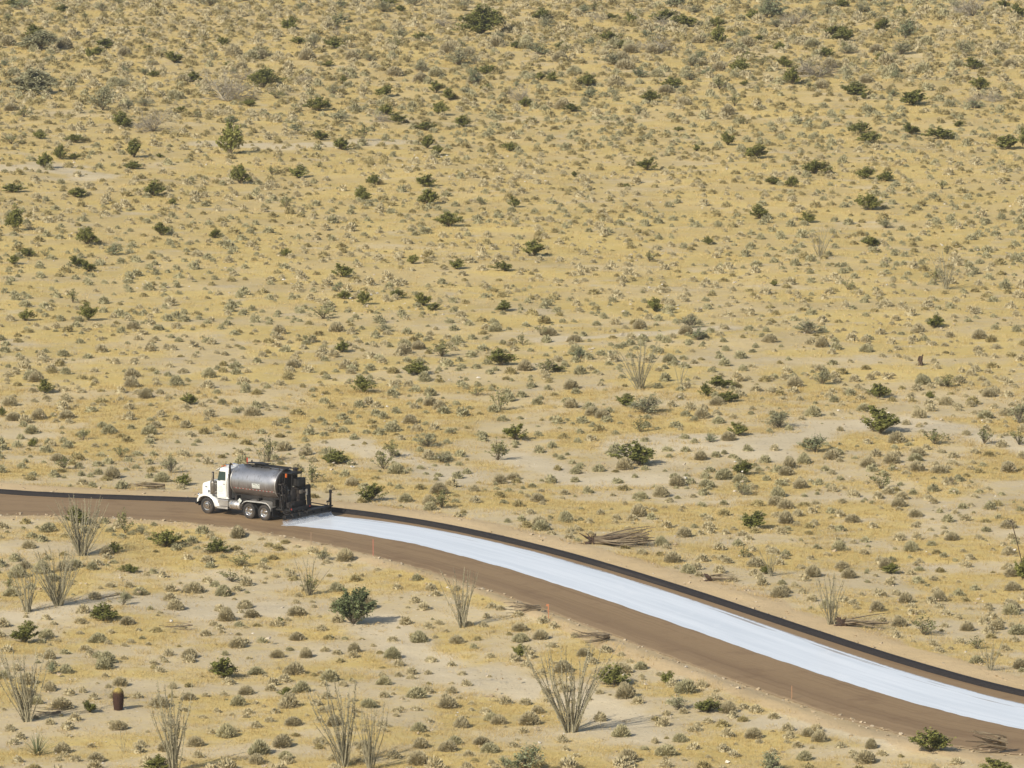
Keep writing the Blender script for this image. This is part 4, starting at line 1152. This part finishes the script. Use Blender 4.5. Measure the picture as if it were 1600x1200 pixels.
def spiky(px, py, w, h, label):
    x, y, z = at(px, py); s = scale_at(y); e = empty('desert_spoon', (x, y, z - .02)); tag(e, label, 'yucca')
    rs = np.random.RandomState(9); parts = []
    for k in range(70):
        a = rs.rand() * 6.283; l = rs.rand() ** .6; L = h / s * rs.uniform(.7, 1.05)
        d = np.array([math.cos(a) * l, math.sin(a) * l, 1.15 - .7 * l]); d /= np.linalg.norm(d)
        side = np.cross(d, [0, 0, 1.0]); side /= np.linalg.norm(side) + 1e-9; q = .022
        p0 = np.zeros(3); p1 = d * L * .55 + [0, 0, .05]; p2 = d * L + np.array([0, 0, -.12 * l * L])
        V = np.array([p0 - side * q, p0 + side * q, p1 + side * q * .8, p1 - side * q * .8, p2 + side * .002, p2 - side * .002])
        parts.append((V, np.array([[0, 1, 2, 3], [3, 2, 4, 5]]), np.full(6, rs.rand())))
    link('leaves', np_mesh('leaves', *merge(parts)), M_TEAL, e)
    link('skirt', np_mesh('skirt', *leaf_quads(rs.normal(size=(120, 3)) * [.2, .2, .1] + [0, 0, .15], .12, rs, .4)), M_GRASS, e)
spiky(58, 1180, 50, 44, 'spiky green rosette plant near the bottom left corner, below left of the barrel cactus')

def dead_ocotillo(px, py, L, ang, n, label, root=True, spread=.16, rise=.25):
    """an uprooted ocotillo lying on the sand: L metres long, pointing ang degrees"""
    x, y, z = at(px, py); e = empty('uprooted_ocotillo', (x, y, z + .10), math.radians(ang)); tag(e, label, 'dead plant')
    rs = np.random.RandomState(int(px))
    me = []
    for q in range(4):
        b = rs.uniform(-.3, .5); s = np.linspace(0, 1, 9)
        pts = np.stack([s, .05 * np.sin(s * 3 + q), .10 * b * s * (1 - s) * 3], 1)
        m = 50; u = rs.rand(m); P = np.stack([np.interp(u, s, pts[:, i]) for i in range(3)], 1) + rs.normal(size=(m, 3)) * .006
        w = np_mesh('branch', *merge([tube_np(pts, .017 * (1 - .7 * s), 5, .1 + .28 * q), leaf_quads(P, .012, rs, 2.0)])); w.materials.append(M_DEAD); me.append(w)
    for k in range(n):
        o = link('branch', me[k % 4], None, e); l = L * rs.uniform(.65, 1)
        o.scale = (l, l, l); o.location = (0, rs.normal() * .10, rs.uniform(0, .28))
        o.rotation_euler = (rs.rand() * 6.28, -rs.uniform(-.04, rise) * rs.rand(), rs.normal() * spread)
    if root:
        parts = []
        for k in range(16):
            a = rs.rand() * 6.283; d = np.array([-.9 - rs.rand() * .6, math.cos(a), math.sin(a) * .7 + .1]); d /= np.linalg.norm(d); s = np.linspace(0, 1, 6)
            ln = rs.uniform(.5, 1.25) * min(1, L / 4)
            pts = d[None, :] * (s * ln)[:, None] + rs.normal(size=(6, 3)) * .05 * s[:, None]; pts[:, 2] = np.maximum(pts[:, 2], -.05)
            parts.append(tube_np(pts, .11 * (1 - .8 * s), 5))
        parts.append(mound_np(3, 60, .12, 8, 3, 0)); V = parts[-1][0]; V *= .8 * min(1, L / 4); V += [-.1, 0, -.1]
        link('root', np_mesh('root', *merge(parts)), M_ROOT, e)
    return e
dead_ocotillo(930, 850, 4.2, -14, 44, 'uprooted ocotillo lying just beyond the black dike, dark root end to the left', True, .20, .42)
dead_ocotillo(1322, 978, 3.0, -18, 14, 'broken ocotillo lying beside the dike below the sparse standing ocotillo', True, .16)
dead_ocotillo(1112, 908, 2.2, 5, 9, 'short pile of dead branches above the dike left of the small ocotillo', True, .3)
dead_ocotillo(258, 765, 2.6, 176, 10, 'dry brown branch lying beyond the dike just left of the truck', False, .1, .1)
dead_ocotillo(952, 1000, 2.6, 205, 16, 'pale dead branches heaped on the lower road edge above the widest ocotillo', False, .22, .3)
dead_ocotillo(845, 955, 2.4, 196, 16, 'bleached brush heap on the lower road edge left of the orange stake', False, .26, .3)
lg = dead_ocotillo(1572, 1176, 1.5, 200, 16, 'stack of thick grey dead branches on the lower road edge, bottom right', False, .14, .3)
lg.scale = (1.5, 1.7, 2.8)
dead_ocotillo(95, 1117, 1.8, 190, 9, 'dark broken branches on the sand between lower left ocotillo and barrel cactus', False, .3, .2)
dead_ocotillo(185, 935, 2.2, 215, 3, 'single thin grey stick lying right of the left pair of ocotillos', False, .1, .05)
dead_ocotillo(300, 985, 2.6, 168, 4, 'thin bleached sticks on gravel right of the left creosote bushes', False, .2, .03)

def stump(px, py, label):
    x, y, z = at(px, py); e = empty('dead_stump', (x, y, z - .02)); tag(e, label, 'stump')
    rs = np.random.RandomState(2); parts = []
    for k in range(7):
        s = np.linspace(0, 1, 5); p = np.stack([rs.normal() * .12 + .05 * s, rs.normal() * .12 + 0 * s, s * rs.uniform(.5, .95)], 1) + rs.normal(size=(5, 3)) * .03
        parts.append(tube_np(p, .09 * (1 - .4 * s), 6))
    link('wood', np_mesh('wood', *merge(parts)), M_ROOT, e)
stump(1438, 571, 'short dark brown stump alone on the right of the plain')

def stake(px, py, h, colr, label, flag=False):
    x, y, z = at(px, py); s = scale_at(y); e = empty('survey_stake', (x, y, z - .05)); tag(e, label, 'stake', 'marker stakes along the lower road edge')
    mt = simple('stake_paint', colr, .6)
    m = MB(); H = h / s
    m.box((0, 0, H / 2), (.045, .03, H)); m.add([(-.022, -.015, 0), (.022, -.015, 0), (.022, .015, 0), (-.022, .015, 0), (0, 0, -.1)], [(0, 1, 4), (1, 2, 4), (2, 3, 4), (3, 0, 4)])
    m.build('post', mt, e)
    if flag:
        m = MB(); m.box((-.06, 0, H - .08), (.17, .02, .14), rot=Matrix.Rotation(.3, 3, 'Y')); m.tube([(.0, 0, H - .15), (-.05, .02, H - .4), (-.02, .02, H - .55)], .014, 5); m.build('ribbon', mt, e)
stake(857, 969, 25, (.50, .20, .09), 'short orange stake with a ribbon standing on the sandy lower road edge', True)
stake(583, 868, 27, (.48, .16, .11), 'thin reddish stake below the start of the white strip')
stake(486, 853, 20, (.30, .20, .13), 'faint brown stake on the lower road edge below the spray bar')
stake(1237, 1092, 22, (.40, .22, .12), 'faint brown stake by the lower road edge, right of bottom centre')

# tall flower stalk at the right edge
x, y, z = at(1600, 897); e = empty('agave_stalk', (x, y, z)); tag(e, 'tall leaning dry flower stalk with a dark head at the right edge', 'agave')
m = MB(); m.tube([(0, 0, 0), (-.2, 0, 1.0), (-.5, 0, 2.2), (-.85, 0, 3.5)], .035, 6); m.build('stalk', M_DEAD, e)
rs = np.random.RandomState(8)
link('seed_head', np_mesh('seed_head', *leaf_quads(rs.normal(size=(70, 3)) * [.16, .14, .1] + [-.88, 0, 3.5], .10, rs)), M_STEMC, e)

# ------------------------------------------------------------------ low bursage mounds by the thousand
rs = np.random.RandomState(21)
N = 90000
yy = np.sqrt(rs.uniform(345 ** 2, 960 ** 2, N))
xx = (rs.rand(N) * 2 - 1) * (.0767 * yy * 1.22 + 6)
rd = road_dist(xx, yy)
dens = np.clip(.30 + .75 * (fbm(xx / 8, yy / 8, 51, 3) - .2), .1, 1)
wm = wash_mask(xx, yy)
farf = sstep(690, 800, yy)
keep = (rs.rand(N) < dens * (1 - .62 * wm) * (.60 + .15 * farf)) & ((rd > 2.6) | (yy > 700))
xx, yy = xx[keep], yy[keep]; farf = farf[keep]
# thin out by spacing on a coarse grid
cell = {}
ok = np.ones(len(xx), bool)
size = np.clip(np.exp(rs.normal(size=len(xx)) * .27), .5, 1.55) * .92 * (1 + .55 * farf * rs.rand(len(xx)) * 1.6)
size = np.where(rs.rand(len(xx)) < .30, size * .5, size)
for i in range(len(xx)):
    ci, cj = int(xx[i] // 2), int(yy[i] // 2)
    for a in (-1, 0, 1):
        for b in (-1, 0, 1):
            for j in cell.get((ci + a, cj + b), ()):
                if math.hypot(xx[i] - xx[j], yy[i] - yy[j]) < .46 * (size[i] + size[j]) + .25 * (yy[i] < 700): ok[i] = False
    if ok[i]: cell.setdefault((ci, cj), []).append(i)
OC = np.array(OCC)
for ox, oy, orr in list(OC) + [(*flat(185, 1109), 2.6), (*flat(150, 1130), 1.5), (*flat(895, 1150), 1.5), (*flat(950, 1140), 1.6), (*flat(940, 865), 2.0)]:
    ok &= np.hypot(xx - ox, yy - oy) > orr * .75
xx, yy, size, farf = xx[ok], yy[ok], size[ok], farf[ok]
zz = terrain(xx, yy)
PX, PY = to_px(xx, yy, zz)
pxs = size * scale_at(yy)
inside = (PX > 4) & (PX < 1596) & (PY > 60) & (PY < 1197) & ~((PX > 300) & (PX < 520) & (PY > 715) & (PY < 830))
order = np.argsort(-np.where(inside, pxs, 0))
indiv = set(order[:300].tolist())
open('/tmp/info.txt','w').write if 0 else None
print('mounds', len(xx), 'largest px', pxs[order[0]], 'smallest individual', pxs[order[299]])
VAR = []
for k in range(10):
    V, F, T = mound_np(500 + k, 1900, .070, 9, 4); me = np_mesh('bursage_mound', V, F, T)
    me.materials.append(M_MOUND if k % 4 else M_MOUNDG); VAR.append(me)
    me.polygons.foreach_set('use_smooth', [True] * len(me.polygons))
HUE = {0: 'grey green'}
for i in sorted(indiv):
    k = rs.randint(10)
    o = bpy.data.objects.new('bursage_mound', VAR[k]); COL.objects.link(o)
    hgt = rs.uniform(.46, .66)
    o.location = (xx[i], yy[i], zz[i] - .03); o.rotation_euler = (0, 0, rs.rand() * 6.28); o.scale = (size[i], size[i] * rs.uniform(.8, 1.1), size[i] * hgt)
    look = ('wide ' if pxs[i] > 31 else 'round ') + ('grey' if k % 4 else 'pale green') + ' mound shrub'
    tag(o, locate(PX[i], PY[i], look), 'shrub', 'low grey mound shrubs dotted over the sand')
# the thousands of smaller ones, one mesh per look
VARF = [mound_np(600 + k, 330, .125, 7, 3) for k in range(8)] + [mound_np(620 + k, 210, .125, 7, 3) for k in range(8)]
def scatter(idx, name, mat, label, cat, variants, flat_=(.44, .68), tone=(-.34, .10)):
    Vs, Fs, Ts, o = [], [], [], 0
    for i in idx:
        near = yy[i] < 560
        V, F, T = variants[(rs.randint(8) if near else 8 + rs.randint(8))]
        a = rs.rand() * 6.283; c, s = math.cos(a), math.sin(a)
        x = V[:, 0] * c - V[:, 1] * s; y = V[:, 0] * s + V[:, 1] * c
        Vs.append(np.stack([xx[i] + x * size[i], yy[i] + y * size[i] * rs.uniform(.8, 1.1), zz[i] - .03 + V[:, 2] * size[i] * rs.uniform(*flat_)], 1))
        Fs.append(F + o); Ts.append(np.clip(T + rs.uniform(*tone), 0, 1)); o += len(V)
    ob = link(name, np_mesh(name, np.concatenate(Vs), np.concatenate(Fs), np.concatenate(Ts), True), mat)
    return tag(ob, label, cat, kind='stuff')
rest = [i for i in range(len(xx)) if i not in indiv]
hue = fbm(xx / 40, yy / 40, 71, 2) + rs.normal(size=len(xx)) * .16
stw = rs.rand(len(xx)) < .12 + .38 * sstep(520, 760, yy)
r1 = [i for i in rest if hue[i] < .60 and not stw[i]]; r2 = [i for i in rest if hue[i] >= .60 and not stw[i]]; r3 = [i for i in rest if stw[i]]
M_STRAW = foliage('straw_tufts', [(0, (.26, .21, .09)), (.45, (.40, .335, .16)), (1, (.55, .45, .22))])
scatter(r3, 'straw_tufts', M_STRAW, 'many rounded straw coloured grass tufts among the grey mound shrubs', 'grass', VARF, (.35, .6))
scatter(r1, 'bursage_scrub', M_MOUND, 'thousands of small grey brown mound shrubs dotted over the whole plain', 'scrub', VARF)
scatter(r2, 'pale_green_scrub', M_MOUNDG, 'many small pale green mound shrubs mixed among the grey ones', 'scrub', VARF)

# ------------------------------------------------------------------ dry golden grass
def grass(n, y0, y1, blades, hgt, name, seed, need=.35):
    rs = np.random.RandomState(seed)
    y = np.sqrt(rs.uniform(y0 ** 2, y1 ** 2, n)); x = (rs.rand(n) * 2 - 1) * (.0767 * y * 1.2 + 5)
    g = grass_mask(x, y) + .5 * (fbm(x / 2.2, y / 2.2, 91, 2) - .5)
    k = (g > need * (.4 + 1.2 * rs.rand(n))) & (road_dist(x, y) > 2.0)
    x, y = x[k], y[k]; n = len(x); z = terrain(x, y)
    B = blades
    a = rs.rand(n, B) * 6.283; r = rs.rand(n, B) ** .5 * .45; lean = rs.rand(n, B) * .30
    h = hgt * (.5 + rs.rand(n, B)) * (.6 + .8 * rs.rand(n))[:, None]
    bx = x[:, None] + r * np.cos(a); by = y[:, None] + r * np.sin(a)
    wdt = .012 + .012 * (y[:, None] - 350) / 300
    a2 = rs.rand(n, B) * 6.283
    base = np.stack([bx, by, np.repeat(z[:, None], B, 1) - .02], -1)
    off = np.stack([np.cos(a2) * wdt, np.sin(a2) * wdt, np.zeros_like(a2)], -1)
    tip = base + np.stack([np.cos(a) * lean, np.sin(a) * lean, h], -1)
    V = np.stack([base - off, base + off, tip], 2).reshape(-1, 3)
    F = np.arange(len(V)).reshape(-1, 3)
    T = np.repeat(np.clip((rs.rand(n) * .6 + .2)[:, None] + rs.normal(size=(n, B)) * .15, 0, 1).ravel(), 3)
    ob = link(name, np_mesh(name, V, F, T), M_GRASS)
    return ob
tag(grass(52000, 352, 520, 15, .16, 'dry_grass', 31), 'golden dry grass covering patches of ground near and beside the road', 'grass', kind='stuff')
tag(grass(48000, 515, 950, 10, .20, 'far_dry_grass', 32), 'golden dry grass covering the far part of the plain', 'grass', kind='stuff')

# ------------------------------------------------------------------ stones
rs = np.random.RandomState(41); n = 9000
y = np.sqrt(rs.uniform(350 ** 2, 700 ** 2, n)); x = (rs.rand(n) * 2 - 1) * (.0767 * y * 1.2 + 5)
k = (rs.rand(n) < sstep(.50, .66, fbm(x / 14, y / 9, 81, 3))) & (road_dist(x, y) > .4)
x, y = x[k], y[k]; n = len(x); z = terrain(x, y)
base = np.array([(1, 0, 0), (0, 1, 0), (-1, 0, 0), (0, -1, 0), (.6, .6, .6), (-.6, .6, .55), (-.55, -.6, .6), (.6, -.55, .65)], float)
FB = np.array([(0, 1, 5, 4), (1, 2, 6, 5), (2, 3, 7, 6), (3, 0, 4, 7), (4, 5, 6, 7)])
m_ = 800; xe = rs.uniform(-40, 38, m_); sd_ = rs.rand(m_) < .62
off = np.abs(rs.normal(size=m_)) * 1.3 - .2
ye = np.where(sd_, Y_RL(xe) - off * 1.5 + .35, Y_BB(xe) + 2.0 + off * 2.2)
x = np.concatenate([x, xe]); y = np.concatenate([y, ye]); n = len(x); z = np.maximum(terrain(x, y), 0)
sz = .04 + .12 * rs.rand(n) ** 3
V = base[None] * (sz[:, None, None] * (1 + .35 * rs.normal(size=(n, 8, 3)))) + np.stack([x, y, z - .01], 1)[:, None, :]
F = (FB[None] + 8 * np.arange(n)[:, None, None]).reshape(-1, 4)
M_ST = foliage('pale_stones', [(0, (.24, .17, .10)), (.4, (.40, .31, .19)), (.8, (.52, .45, .34)), (1, (.70, .66, .58))], .85)
tag(link('stones', np_mesh('stones', V.reshape(-1, 3), F, np.repeat(np.where(np.arange(n) < n - m_, rs.rand(n) ** 1.4, rs.rand(n) * .48), 8)), M_ST), 'pale stones and gravel scattered over the sandy washes', 'stones', kind='stuff')

# ------------------------------------------------------------------ air
m = MB(); m.box((0, 4500, 52.5), (24000, 30000, 113))
hm = bpy.data.materials.new('haze_air'); hm.use_nodes = True
ht = hm.node_tree
for n_ in list(ht.nodes): ht.nodes.remove(n_)
hv = ht.nodes.new('ShaderNodeVolumePrincipled'); ho = ht.nodes.new('ShaderNodeOutputMaterial')
hv.inputs['Color'].default_value = (.93, .92, .88, 1); hv.inputs['Density'].default_value = .00009; hv.inputs['Anisotropy'].default_value = .2
ht.links.new(hv.outputs[0], ho.inputs['Volume'])
tag(m.build('haze', hm), 'thin pale haze filling the air over the plain', 'haze', kind='stuff')
